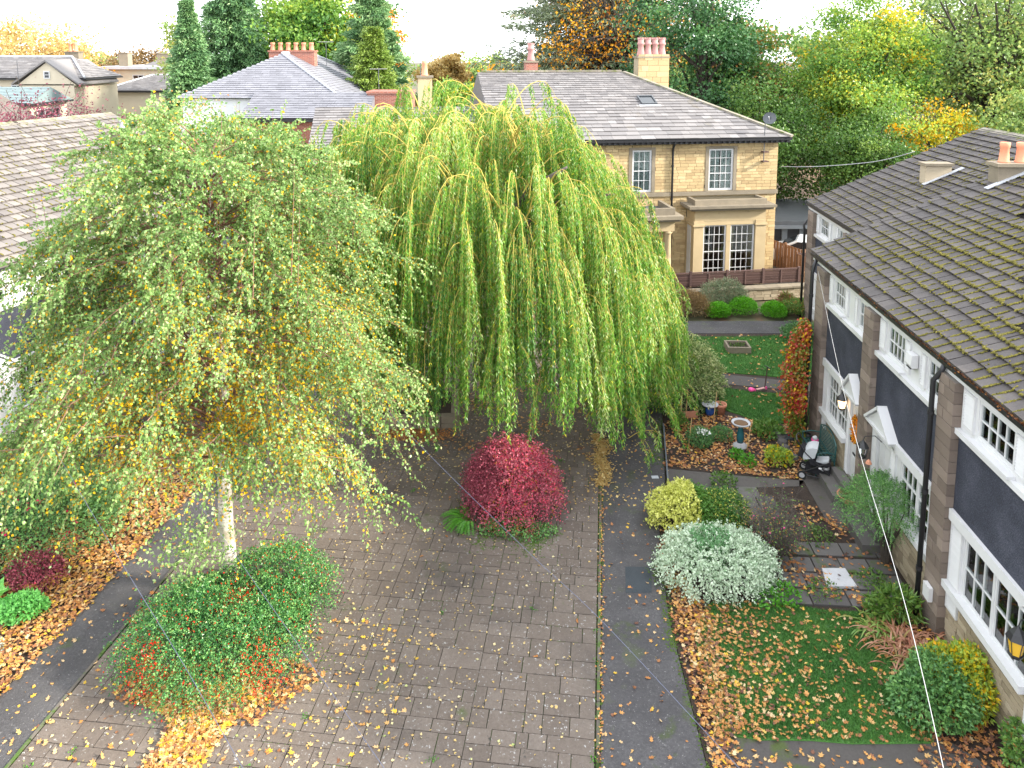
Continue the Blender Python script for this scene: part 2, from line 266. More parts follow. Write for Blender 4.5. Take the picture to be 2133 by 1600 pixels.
class MB:
    def __init__(s): s.v = []; s.f = []
    def add(s, V, Fs):
        n = len(s.v); s.v += [tuple(p) for p in V]; s.f += [tuple(i+n for i in f) for f in Fs]; return s
    def box(s, x0, x1, y0, y1, z0, z1):
        V = [(x, y, z) for x in (x0, x1) for y in (y0, y1) for z in (z0, z1)]
        return s.add(V, [(0, 1, 3, 2), (4, 6, 7, 5), (0, 4, 5, 1), (2, 3, 7, 6), (0, 2, 6, 4), (1, 5, 7, 3)])
    def obox(s, c, A, h):
        c = Vector(c); ax = [Vector(a)*k for a, k in zip(A, h)]
        V = [c+ax[0]*i+ax[1]*j+ax[2]*k for i in (-1, 1) for j in (-1, 1) for k in (-1, 1)]
        return s.add(V, [(0, 1, 3, 2), (4, 6, 7, 5), (0, 4, 5, 1), (2, 3, 7, 6), (0, 2, 6, 4), (1, 5, 7, 3)])
    def prism(s, poly, axis, a0, a1):
        """poly of 2-D points extruded along axis 'x','y' or 'z'"""
        def p3(p, a): return {'x': (a, p[0], p[1]), 'y': (p[0], a, p[1]), 'z': (p[0], p[1], a)}[axis]
        n = len(poly); V = [p3(p, a0) for p in poly]+[p3(p, a1) for p in poly]
        return s.add(V, [tuple(range(n))[::-1], tuple(range(n, 2*n))]+[(i, (i+1) % n, n+(i+1) % n, n+i) for i in range(n)])
    def tube(s, pts, rads, n=6, cap=True):
        pts = [Vector(p) for p in pts]; m = len(pts)
        if isinstance(rads, (int, float)): rads = [rads]*m
        V = []; up = None
        for i, p in enumerate(pts):
            d = (pts[min(i+1, m-1)]-pts[max(i-1, 0)]).normalized()
            if up is None: up = d.orthogonal().normalized()
            a = (up-d*up.dot(d)); a = a.normalized() if a.length > 1e-6 else d.orthogonal().normalized(); up = a; b_ = d.cross(a)
            for j in range(n):
                t_ = 2*PI*j/n; V.append(p+(a*math.cos(t_)+b_*math.sin(t_))*rads[i])
        Fs = [(i*n+j, i*n+(j+1) % n, (i+1)*n+(j+1) % n, (i+1)*n+j) for i in range(m-1) for j in range(n)]
        if cap: Fs += [tuple(range(n))[::-1], tuple(range((m-1)*n, m*n))]
        return s.add(V, Fs)
    def lathe(s, prof, c, n=16):
        V = []; m = len(prof)
        for r, z in prof:
            for j in range(n): V.append((c[0]+r*math.cos(2*PI*j/n), c[1]+r*math.sin(2*PI*j/n), c[2]+z))
        Fs = [(i*n+j, i*n+(j+1) % n, (i+1)*n+(j+1) % n, (i+1)*n+j) for i in range(m-1) for j in range(n)]+[tuple(range(n))[::-1], tuple(range((m-1)*n, m*n))]
        return s.add(V, Fs)
    def build(s, name, mat, parent=None, smooth=False):
        me = bpy.data.meshes.new(name); me.from_pydata(s.v, [], s.f); me.materials.append(mat)
        if smooth: me.polygons.foreach_set('use_smooth', [True]*len(me.polygons))
        me.update(); return link(name, me, parent)
def sheet(name, pts, z, mat, th=.0, kind='structure', **k):
    mb = MB()
    if th: mb.prism(pts, 'z', z-th, z)
    else: mb.add([(x, y, z) for x, y in pts], [tuple(range(len(pts)))])
    o = mb.build(name, mat)
    return props(o, kind=kind, **k)
_ub = None
def unitbox():
    global _ub
    if _ub is None:
        mb = MB().box(-.5, .5, -.5, .5, -.5, .5); _ub = mb
    return _ub
class Pieces:
    """many box pieces (slates, stones, slabs): the largest in view become objects sharing one mesh, the rest one mesh"""
    def __init__(s): s.it = []
    def add(s, c, A, size): s.it.append((Vector(c), [Vector(a) for a in A], size))
    def build(s, name, mat, parent, W=None, limit=300, cham=0):
        W = W or Matrix.Identity(4)
        def score(it):
            p = W @ it[0]; ok = inview(p, 10); u, v, d = proj(p)
            return (0 if ok else 1, d)
        items = sorted(s.it, key=score); sing = [i for i in items[:limit] if inview(W @ i[0], 60)]; rest = items[len(sing):]
        me = bpy.data.meshes.new(name); ub = unitbox(); me.from_pydata(ub.v, [], ub.f); me.materials.append(mat); me.update()
        for c, A, sz in sing:
            o = link(name, me, parent)
            m_ = Matrix((A[0], A[1], A[2])).transposed().to_4x4() @ Matrix.Diagonal((*sz, 1)); m_.translation = c
            o.matrix_basis = m_
        if rest:
            C = np.array([i[0] for i in rest]); A = np.array([[list(a) for a in i[1]] for i in rest]); S_ = np.array([i[2] for i in rest])*.5
            sg = np.array([(i, j, k) for i in (-1, 1) for j in (-1, 1) for k in (-1, 1)], float)
            V = C[:, None]+np.einsum('kj,nj,njd->nkd', sg, S_, A)
            fc = np.array([(0, 1, 3, 2), (4, 6, 7, 5), (0, 4, 5, 1), (2, 3, 7, 6), (0, 2, 6, 4), (1, 5, 7, 3)])
            Fc = (np.arange(len(rest))[:, None, None]*8+fc[None]).reshape(-1, 4)
            me2 = fast_mesh(name, V.reshape(-1, 3), Fc, 4); me2.materials.append(mat); o = link(name, me2, parent); o['kind'] = 'stuff'
def rootM(o): return Matrix.Translation(o.location) @ Matrix.Rotation(o.rotation_euler[2], 4, 'Z')
def masonry(parent, W, name, mat, x0, x1, z0, z1, y, ch, ln, d=.05, holes=(), limit=300, gap=.012, pc=None):
    """courses of stones on a wall in the plane y (outward +y)"""
    own = pc is None; pc = pc or Pieces(); z = z0; r = random.Random(int(x0*100+z0*10+y*7)+3)
    while z < z1-.02:
        h = min(ch*r.uniform(.9, 1.1), z1-z)
        if z1-z-h < .04: h = z1-z
        x = x0-r.random()*ln[0]*.6
        while x < x1:
            l_ = r.uniform(*ln); a, b_ = max(x, x0), min(x+l_, x1); x += l_
            segs = [(a, b_)]
            for hx0, hx1, hz0, hz1 in holes:
                if z+h*.5 > hz0 and z+h*.5 < hz1:
                    ns = []
                    for p, q in segs:
                        if q <= hx0 or p >= hx1: ns.append((p, q)); continue
                        if p < hx0: ns.append((p, hx0))
                        if q > hx1: ns.append((hx1, q))
                    segs = ns
            for p, q in segs:
                if q-p < .04: continue
                pr = d*r.uniform(.93, 1.07)
                pc.add(((p+q)/2, y-d+pr/2+.01, z+h/2), ((1, 0, 0), (0, 1, 0), (0, 0, 1)), (q-p-gap, pr, h-gap))
        z += h
    if own: pc.build(name, mat, parent, W, limit)
    return pc
def cover(parent, W, name, mat, o, U, Vv, T, u0, u1, expo, wd, th=.02, limit=300, bond=.5, lift=None, pc=None, gapx=.008):
    """roof covering: o origin on the eave, U along the eave, Vv upslope; u0/u1 functions of slope distance"""
    U = Vector(U).normalized(); Vv = Vector(Vv).normalized(); N = U.cross(Vv).normalized()
    if N.z < 0: N = -N
    o = Vector(o); pc = pc or Pieces(); r = random.Random(int(o.x*10)+17); t = -.04; k = 0
    while t < T-.03:
        e = expo(max(t, 0)) if callable(expo) else expo
        e = min(e, T-t); ln = e*1.35 if t+e*1.35 < T else T-t
        x = u0(t)-(((k % 2)*bond) * (wd[0] if (not callable(wd) and wd[0] == wd[1]) else r.random()))
        end = u1(t)
        while x < end-.02:
            w_ = r.uniform(*(wd(t) if callable(wd) else wd)); a, b_ = max(x, u0(t+e*.5)), min(x+w_, u1(t+e*.5)); x += w_
            if b_-a < .05: continue
            lf = (lift or th*1.6)*r.uniform(.85, 1.15)
            ang = math.atan2(lf, e); V2 = (Vv*math.cos(ang)-N*math.sin(ang)); N2 = (N*math.cos(ang)+Vv*math.sin(ang))
            c = o+U*((a+b_)/2)+Vv*(t+ln/2)+N*(th/2+lf*.62+(lf if False else 0))
            pc.add(c, (U, V2, N2), (b_-a-gapx, ln, th))
        t += e; k += 1
    if name: pc.build(name, mat, parent, W, limit)
    return pc
def blobs(name, pts, rads, mat, parent=None, N=None, flat=.5):
    """small domed clumps (moss, lichen, berries), one mesh"""
    n = len(pts); k = 6; pts = np.asarray(pts, float); rads = np.broadcast_to(np.asarray(rads, float), (n,))
    N = np.broadcast_to(np.asarray(N if N is not None else (0, 0, 1), float), (n, 3)); A = unit(np.cross(N, rdir(n))); B = np.cross(N, A)
    V = np.empty((n, 2*k+1, 3))
    for j in range(k):
        a = 2*PI*j/k; jit = rng.uniform(.7, 1.3, (n, 1))
        d = (A*math.cos(a)*1.3+B*math.sin(a)*.8)*rads[:, None]*jit
        V[:, j] = pts+d-N*rads[:, None]*.1; V[:, k+j] = pts+d*.7+N*rads[:, None]*flat*.8
    V[:, 2*k] = pts+N*rads[:, None]*flat*1.1
    Fq = []
    for j in range(k):
        j2 = (j+1) % k; Fq += [(j, j2, k+j2), (j, k+j2, k+j), (k+j, k+j2, 2*k)]
    fc = np.array(Fq); Fc = (np.arange(n)[:, None, None]*(2*k+1)+fc[None]).reshape(-1, 3)
    me = fast_mesh(name, V.reshape(-1, 3), Fc, 3, np.repeat(rng.random(n), len(fc))); me.materials.append(mat); return link(name, me, parent)
exec_parts = []
# ------------------------------------------------------------------ the setting: ground, drive, paths, lawns
K0 = Vector((1.31, 10.69)); DA = Vector((.118, .993)).normalized(); DB = Vector((DA.y, -DA.x))
def dr(b, a): p = K0+DA*a+DB*b; return (p.x, p.y)
sheet('ground', [(-400, -60), (400, -60), (400, 700), (-400, 700)], -.06, M.ground)
sheet('left_border_soil', [dr(-30, -12), dr(-10.2, -12), dr(-10.2, 14), dr(-30, 14)], -.004, M.soil)
asL = sheet('left_asphalt_lane', [dr(-10.2, -12), dr(-9.03, -12), dr(-9.03, 18), dr(-10.2, 18)], .018, M.asphalt, .05)
asR = sheet('asphalt_footpath', [dr(.06, -12), (4.3, 3.), (3.0, 9.8), (3.05, 13.74), (3.31, 16.26), (3.95, 18.8), (4.45, 21.7), (5.6, 29.3), (12.4, 29.3), (12.8, 30.7), (6.0, 30.7), dr(.06, 20)], .022, M.asphalt, .05)
sheet('asphalt_patch', [(2.43, 15.39), (2.99, 15.39), (2.85, 14.58), (2.32, 14.58)], .026, M.asphalt_patch)
sheet('metal_cover', [(3.62, 19.0), (3.80, 19.0), (3.80, 18.86), (3.62, 18.86)], .027, M.lead)
drv = sheet('paved_drive', [dr(-9.03, -12), dr(-.02, -12), dr(-.02, 19), dr(-9.03, 19)], .004, M.bed)
pc = Pieces(); r = random.Random(4); a = -6.2
shr = [((-5.2, 13.3), 1.1), ((-4.8, 14.4), .8), ((-.05, 17.35), .75), ((-3., 22.7), 1.)]
strips = [(-9.0, -6.6), (-6.6, -4.2), (-4.2, -2.1), (-2.1, -.035)]
for k_, (sx0, sx1) in enumerate(strips):
    a = -6.2-r.random()*.5
    while a < 19:
        dep = r.choice((.26, .30, .38, .45, .45)); b = sx0
        while b < sx1-.02:
            wd = r.choice((.20, .30, .30, .40, .45, .45, .6)); x0, x1 = b, min(b+wd, sx1)
            if sx1-x1 < .18: x1 = sx1
            b = x1
            for (s0, s1) in (((0, dep),) if r.random() > .12 or dep < .45 else ((0, dep*.5), (dep*.5, dep))):
                c = dr((x0+x1)/2, a+(s0+s1)/2)
                if any((c[0]-q[0])**2+(c[1]-q[1])**2 < rr*rr for q, rr in shr): continue
                yw = r.uniform(-.010, .010)
                U = Matrix.Rotation(yw, 3, 'Z') @ Vector((DB.x, DB.y, r.uniform(-.008, .008))).normalized(); V_ = Matrix.Rotation(yw, 3, 'Z') @ Vector((DA.x, DA.y, r.uniform(-.008, .008))).normalized(); N_ = U.cross(V_).normalized()
                pc.add((c[0], c[1], .008+r.uniform(-.004, .005)), (U, V_, N_), (x1-x0-r.uniform(.008, .018), s1-s0-r.uniform(.008, .018), .045))
        a += dep
pc_slabs = [i for i in pc.it if inview(i[0])]; pc.build('paving_slab', M.paver, drv, None, 300)
# kerb line between paving and footpath, and along the left lane
kb = sheet('kerb_edging', [dr(-.02, -12), dr(.06, -12), dr(.06, 19), dr(-.02, 19)], .0, M.soil)
pc = Pieces(); a = -6
while a < 19:
    pc.add((*dr(.015, a+.45), .02), ((DB.x, DB.y, 0), (DA.x, DA.y, 0), (0, 0, 1)), (.055, .885, .05))
    pc.add((*dr(-9.05, a+.45), .018), ((DB.x, DB.y, 0), (DA.x, DA.y, 0), (0, 0, 1)), (.05, .885, .04)); a += .9
pc.build('kerb_stone', M.kerb, kb, None, 60)
# right-hand gardens
sheet('garden_soil', [(3.06, 2), (12, 2), (12, 29.28), (5.62, 29.28), (4.47, 21.7), (3.97, 18.8), (3.33, 16.26), (3.07, 13.74), (3.02, 9.8)], .012, M.soil)
def wob(pts, s=.12, n=4):
    out = []
    for i in range(len(pts)):
        a_, b_ = Vector(pts[i]), Vector(pts[(i+1) % len(pts)])
        for j in range(n): p = a_.lerp(b_, j/n); out.append((p.x+random.uniform(-s, s), p.y+random.uniform(-s, s)))
    return out
LAWN1 = wob([(4.0, 14.25), (5.7, 14.15), (7.25, 13.95), (7.3, 12.9), (6.95, 12.0), (6.7, 11.1), (4.2, 11.12), (3.25, 11.25), (3.4, 12.4), (3.5, 13.6)], .05)
LAWN2 = wob([(6.6, 24.3), (9.3, 23.6), (9.2, 22.3), (8.8, 21.75), (7.3, 21.9), (6.5, 22.9)], .06)
LAWN3 = wob([(5.9, 28.9), (11.9, 28.9), (11.6, 26.4), (9.9, 24.9), (7.2, 25.6), (5.6, 26.0)], .08)
LAWN4 = wob([(3.2, 10.4), (4.4, 10.3), (4.0, 8.5), (3.2, 8.5)], .05)
for nm, pl in (('front_lawn', LAWN1), ('side_lawn', LAWN2), ('far_lawn', LAWN3), ('near_lawn', LAWN4)): sheet(nm, pl, .05, M.lawn, .05)
sheet('garden_path', [(4.05, 19.35), (5.6, 19.05), (7.5, 18.75), (7.4, 17.0), (8.35, 16.0), (8.35, 18.6), (8.45, 19.3), (7.6, 19.4), (7.3, 18.5), (5.5, 18.4), (4.05, 18.65)], .03, M.path, .04)
sheet('lawn_path', [(6.3, 25.6), (7.6, 25.3), (10.2, 24.6), (9.8, 24.0), (7.3, 24.55), (6.2, 25.0)], .03, M.path, .04)
sheet('near_garden_path', [(3.1, 11.3), (6.9, 11.25), (7.6, 10.4), (7.4, 10.0), (4.6, 10.35), (3.1, 10.5)], .035, M.path, .04)
sheet('side_yard', [(7.0, 33.2), (12.2, 34.4), (17, 34.6), (17, 46), (12.6, 45), (6.9, 45)], .0, M.path, .1)
fl = sheet('stone_flag_terrace', [(4.9, 18.3), (6.5, 18.0), (8.2, 16.1), (8.1, 14.6), (7.3, 14.15), (5.0, 14.35), (5.3, 16.2)], .018, M.soil)
pc = Pieces(); r = random.Random(8)
for row, (y0, xa, xb) in enumerate([(14.25, 4.9, 7.5), (14.75, 5.1, 7.7), (15.25, 5.4, 7.8), (15.75, 6.2, 8.0), (17.15, 5.0, 6.3), (17.62, 4.75, 6.1), (18.05, 4.3, 6.0)]):
    x = xa
    while x < xb:
        wd = r.uniform(.4, .75)
        if not (6.4 < x+wd/2 < 7.15 and 14.6 < y0+.2 < 15.3):
            pc.add((x+wd/2, y0+.24-(x-xa)*.06, .03), ((1, -.06, r.uniform(-.02, .02)), (.06, 1, r.uniform(-.02, .02)), (0, 0, 1)), (wd-.03, .45, .04))
        x += wd
pc.build('stone_flag', M.flag, fl, None, 80)
sheet('cover_slab', [(6.60, 15.28), (7.09, 15.28), (7.10, 14.71), (6.48, 14.71)], .075, M.slabpale, .06)
# moss cushions over the paving joints and path edges
mp_ = []; mr = []
def mossline(p, q, n, sp, rr):
    for i in range(n):
        t_ = random.random(); mp_.append((p[0]+(q[0]-p[0])*t_+random.gauss(0, sp), p[1]+(q[1]-p[1])*t_+random.gauss(0, sp), .026)); mr.append(random.uniform(*rr))
mossline((3.0, 13.0), (3.25, 15.9), 420, .07, (.008, .022)); mossline((3.85, 19.5), (4.4, 22), 420, .12, (.01, .024)); mossline((3.0, 10.5), (3.0, 13.5), 200, .04, (.006, .018))
mossline(dr(.03, -4), dr(.03, 17), 700, .025, (.012, .03))
for (x, y, s_, n_) in ((.45, 16.35, .22, 700), (-.6, 16.6, .25, 500), (-1.15, 17.5, .15, 110), (.95, 16.6, .1, 60), (-6.5, 12.6, .3, 90), (-3.5, 12.8, .2, 60), (3.1, 15.2, .1, 80)):
    for i in range(n_): mp_.append((random.gauss(x, s_), random.gauss(y, s_*1.3), .028)); mr.append(random.uniform(.008, .026))
for it in r.sample(pc_slabs, 420):
    cx_, cy_ = it[0].x, it[0].y
    if math.sin(cx_*1.1+2)*math.sin(cy_*.9) < -.1: continue
    for e_ in range(r.choice((1, 2))):
        ax_, o_ax = (0, 1) if r.random() < .5 else (1, 0); sgn = r.choice((-1, 1)); n_ = r.randint(4, 16)
        for q_ in range(n_):
            P_ = it[0]+it[1][ax_]*(r.uniform(-.5, .5)*it[2][ax_])+it[1][o_ax]*(sgn*(it[2][o_ax]/2+.006)); mp_.append((P_.x+r.gauss(0, .006), P_.y+r.gauss(0, .006), .022)); mr.append(r.uniform(.006, .018))
blobs('moss_cushions', mp_, mr, M.moss, None, flat=.35)['kind'] = 'stuff'
bpy.data.objects['moss_cushions']['label'] = 'green moss growing along paving joints'

# ------------------------------------------------------------------ terraced houses
def part(name, mb, mat, parent, smooth=False, **k): return props(mb.build(name, mat, parent, smooth), **k)
def win_glazed(root, x0, x1, z0, z1, nc, nr, y=0., rows=None, fw=.045, trans=None, curtain='curtain', cp=.36, cd_=.10):
    """framed window: frame with glazing bars, each pane a sub-part"""
    f = MB(); yo, yi = y-.015, y-.075
    f.box(x0, x1, yi, yo, z0, z0+fw); f.box(x0, x1, yi, yo, z1-fw, z1); f.box(x0, x0+fw, yi, yo, z0+fw, z1-fw); f.box(x1-fw, x1, yi, yo, z0+fw, z1-fw)
    ax0, ax1, az0, az1 = x0+fw, x1-fw, z0+fw, z1-fw; bw = .011
    cw = (ax1-ax0)/nc; rh = (az1-az0)/nr
    for i in range(1, nc): f.box(ax0+cw*i-bw, ax0+cw*i+bw, yi+.012, yo-.008, az0, az1)
    for j in range(1, nr):
        e = .02 if trans == j else bw
        f.box(ax0, ax1, yi+.015, yo-.006, az0+rh*j-e, az0+rh*j+e)
    wo_ = f.build('window', M.white, root)
    pm = MB().box(-cw/2+.004, cw/2-.004, -.004, .004, -rh/2+.004, rh/2-.004); me = None
    for i in range(nc):
        for j in range(nr):
            if me is None: o = pm.build('pane', M.glass, wo_); me = o.data
            else: o = link('pane', me, wo_)
            o.location = (ax0+cw*(i+.5), yi+.03, az0+rh*(j+.5))
    if curtain:
        for (c0, c1) in ((ax0, ax0+(ax1-ax0)*cp), (ax1-(ax1-ax0)*cp, ax1)):
            n = 14; V = []; 
            for i in range(n+1):
                xx = c0+(c1-c0)*i/n; yy = y-cd_-.015*math.sin(i*2.1)
                V += [(xx, yy, az0-.02), (xx, yy, az1+.02)]
            cb = MB(); cb.add(V, [(2*i, 2*i+2, 2*i+3, 2*i+1) for i in range(n)])
            cb.build('curtain', getattr(M, curtain), wo_)
    return wo_
def louver(root, x0, x1, z0, z1, y=0):
    f = MB(); f.box(x0, x0+.03, y, y+.04, z0, z1); f.box(x1-.03, x1, y, y+.04, z0, z1); f.box(x0+.03, x1-.03, y, y+.04, z0, z0+.04); f.box(x0+.03, x1-.03, y, y+.04, z1-.04, z1)
    s_ = f.build('shutter', M.white, root)
    sl = Pieces(); n = max(3, int((z1-z0-.08)/.05)); h = (z1-z0-.08)/n; mb = MB()
    for i in range(n): mb.obox(((x0+x1)/2, y+.018, z0+.04+h*(i+.5)), ((1, 0, 0), (0, .5, -.85), (0, .85, .5)), ((x1-x0)/2-.03, h*.5, .006))
    props(mb.build('louvre_slats', M.white, s_), kind='stuff')
def door(root, x0, x1, z0, z1, y=-.02):
    f = MB(); f.box(x0, x1, y-.05, y, z0, z1)
    w_ = x1-x0
    for (a_, b_) in ((.08, .30), (.36, .62), (.68, .92)):
        for (c_, d_) in ((.14, .46), (.54, .86)): f.box(x0+w_*c_, x0+w_*d_, y, y+.012, z0+(z1-z0)*a_, z0+(z1-z0)*b_)
    d = f.build('door', M.white, root)
    MB().box(x0+w_*.88, x0+w_*.93, y, y+.05, z0+.95, z0+1.07).build('handle', M.black, d)
    MB().box(x0+w_*.35, x0+w_*.62, y+.012, y+.03, z0+.66, z0+.71).build('letterbox', M.black, d)
def pediment(root, x0, x1, z0, h=.5, dep=.24):
    xm = (x0+x1)/2; f = MB(); f.prism([(x0+.06, z0+.02), (x1-.06, z0+.02), (xm, z0+h-.05)], 'y', .0, dep-.06)
    c = f.build('door_canopy', M.white, root)
    m2 = MB()
    for s_, xa in ((1, x0), (-1, x1)):
        dx, dz = xm-xa, h; l_ = math.hypot(dx, dz); u_ = (dx/l_, 0, dz/l_); n_ = (-dz/l_*s_, 0, abs(dx)/l_)
        m2.obox(((xa+xm)/2, dep/2, z0+h/2+.02), (u_, (0, 1, 0), n_), (l_/2+.03, dep/2, .028))
    m2.box(x0, x1, .0, dep-.02, z0-.045, z0+.015)
    m2.build('moulding', M.white, c)
PW, HW = .62, 3.11
def pilaster(root, W, x0, x1, y1=.16, z1=5.06, lim=60):
    MB().box(x0+.02, x1-.02, -.15, y1-.03, 0, z1).build('pilaster', M.mortar_dark, root)
    pc = Pieces(); z = 0; k = 0; r = random.Random(int(x0*31)+2)
    while z < z1-.03:
        h = min(.222, z1-z)
        if k % 2: sp = [(x0, x0+(x1-x0)*.62), (x0+(x1-x0)*.62, x1)]
        else: sp = [(x0, x0+(x1-x0)*.36), (x0+(x1-x0)*.36, x1)]
        if r.random() < .45: sp = [(x0, x1)]
        for p, q in sp: pc.add(((p+q)/2, (y1-.13)/2, z+h/2), ((1, 0, 0), (0, 1, 0), (0, 0, 1)), (q-p-.012, y1+.13+r.uniform(-.008, .01), h-.013))
        z += h; k += 1
    pc.build('stone_block', M.block, root, W, lim)
def facade(root, W, X, kind, lim_st=90, kx=1.0, nr=3):
    """X = local x of the unit's left end; kind 'B' (window then door) or 'A' (door then window, ground floor only)"""
    w_ = HW*kx
    def u(a, b): return (X+a*kx, X+b*kx)
    def m(a, b): return u(a, b) if kind == 'B' else (X+w_-b*kx, X+w_-a*kx)
    up = [u(.10, .76), u(1.80, 2.67)]
    if kind == 'B': gw = [m(.12, .85), m(.87, 1.62)]; dz = m(1.80, 3.11); e0 = 1.80
    else: gw = [m(.36, 1.12), m(1.15, 1.95)]; dz = m(2.0, 3.11); e0 = 2.0
    MB().box(X, X+w_, -.16, .0, 4.22, 4.33).box(X, X+w_, -.16, 0, 5.0, 5.06).build('fascia_band', M.white, root)
    segs = sorted([X]+[v for p in up for v in p]+[X+w_]); wb = MB()
    for i in range(0, len(segs), 2):
        if segs[i+1]-segs[i] > .01: wb.box(segs[i], segs[i+1], -.16, 0, 4.33, 5.0)
    props(wb.build('weatherboard', M.white, root), kind='stuff')
    sb = MB().box(X-.05, X+w_+.03, -.1, .10, 4.12, 4.22); a_, b_ = u(.05, .82); sb.box(a_, b_, -.05, .14, 4.22, 4.27); a_, b_ = u(1.72, 2.74); sb.box(a_, b_, -.05, .14, 4.22, 4.27); sb.build('window_sill', M.white, root)
    win_glazed(root, *up[0], 4.33, 5.0, 3, 2); win_glazed(root, *up[1], 4.33, 5.0, 4, 2)
    for p in (u(.80, 1.02), u(1.50, 1.75), u(2.74, 3.04)): louver(root, *p, 4.33, 5.0)
    MB().box(X, X+w_, -.16, .02, 2.66, 4.12).build('rendered_panel', M.render, root)
    a_, b_ = m(0, e0); MB().box(a_, b_, -.16, .09, 2.46, 2.66).build('header_board', M.white, root)
    segs = sorted([a_]+[v for p in gw for v in p]+[b_]); w2 = MB().box(a_, b_, -.16, .0, 2.40, 2.46)
    for i in range(0, len(segs), 2):
        if segs[i+1]-segs[i] > .01: w2.box(segs[i], segs[i+1], -.14, 0, 1.25, 2.40)
    w2.build('window_surround', M.white, root)
    for p in gw: win_glazed(root, *p, 1.25, 2.40, 3, nr, trans=2 if nr == 3 else None)
    if kind != 'B':
        p = m(.01, .33); louver(root, *p, .72, 2.42); MB().box(*p, -.02, .0, .72, 1.25).build('trim_board', M.white, root)
    MB().box(a_, b_, -.1, .13, 1.12, 1.25).build('window_sill', M.white, root)
    MB().box(a_, b_, -.3, -.05, 0, 1.12).build('wall', M.mortar, root)
    p = m(-.01, .34)
    masonry(root, W, 'walling_stone', M.rubble, a_, b_, 0, 1.12, .0, .115, (.2, .42), limit=lim_st, holes=() if kind == 'B' else ((p[0], p[1], .72, 1.12),))
    a_, b_ = dz; zs = .42; q = (b_-a_)/1.29; base = a_
    def d_(s0, s1): return (base+s0*q, base+s1*q)
    MB().box(a_, b_, -.3, .03, 0, zs).build('threshold', M.mortar_dark, root)
    lA, lB, dd = d_(.03, .29), d_(1.01, 1.27), d_(.33, .97); w3 = MB()
    for p in (lA, lB): w3.box(p[0]-.03*q, p[1]+.04*q, -.16, 0, zs, 2.46)
    w3.box(a_, b_, -.16, .0, 2.46, 2.66); w3.box(*dd, -.16, 0, 2.40, 2.46); w3.build('door_surround', M.white, root)
    louver(root, *lA, zs, 2.42); louver(root, *lB, zs, 2.42); door(root, *dd, zs, 2.40)
    pediment(root, a_, b_, 2.62)
    MB().box(X, X+w_, -3.2, -3.1, 0, 5.1).box(X, X+w_, -3.1, -.17, 2.5, 2.62).box(X, X+w_, -3.1, -.3, 0, .1).build('inner_wall', M.interior, root)
def terrace_root(name, origin, rz, **k): return empty(name, (*origin, 0), rz, **k)
RW, RTAN, EY, EZ = 6.6, .46, .06, 5.33
def roof(root, W, x0, x1, mat, lim=300, endL=False, endR=False, dz=0):
    Lh = RW+EY; zr = EZ+dz+Lh*RTAN; T = math.hypot(Lh, Lh*RTAN); c, s_ = Lh/T, Lh*RTAN/T
    rf = MB().prism([(EY, EZ+dz-.04), (-RW, zr-.04), (-2*RW-EY, EZ+dz-.04), (-2*RW-EY, EZ+dz-.14), (-RW, zr-.16), (EY, EZ+dz-.14)], 'x', x0, x1).build('roof', M.mortar_dark, root)
    cover(rf, W, 'roof_tile', mat, (0, EY+.03, EZ+dz-.02), (1, 0, 0), (0, -c, s_), T, lambda t: x0, lambda t: x1, .345, (.3, .3), th=.026, lift=.052, gapx=.02, limit=lim)
    cover(rf, W, 'rear_roof_tiles', mat, (0, -2*RW-EY-.03, EZ+dz-.02), (1, 0, 0), (0, c, s_), T, lambda t: x0, lambda t: x1, .345, (.6, .6), th=.022, limit=0)
    pr = Pieces(); x = x0
    while x < x1-.05:
        for sg in (1, -1): pr.add((min(x+.225, x1-.1), -RW+.1*sg, zr+.0), ((1, 0, 0), (0, c, -s_*sg), (0, s_*sg, c)), (.44, .26, .03))
        x += .45
    pr.build('ridge_tile', M.ridge, rf, W, 40)
    gt = MB().box(x0, x1, EY+.0, EY+.09, EZ+dz-.13, EZ+dz-.11).box(x0, x1, EY+.08, EY+.09, EZ+dz-.11, EZ+dz-.05).build('gutter', M.black, rf)
    MB().box(x0, x1, -.05, EY-.004, EZ+dz-.27, EZ+dz-.06).build('fascia', M.white, rf)
    return rf, c, s_, T
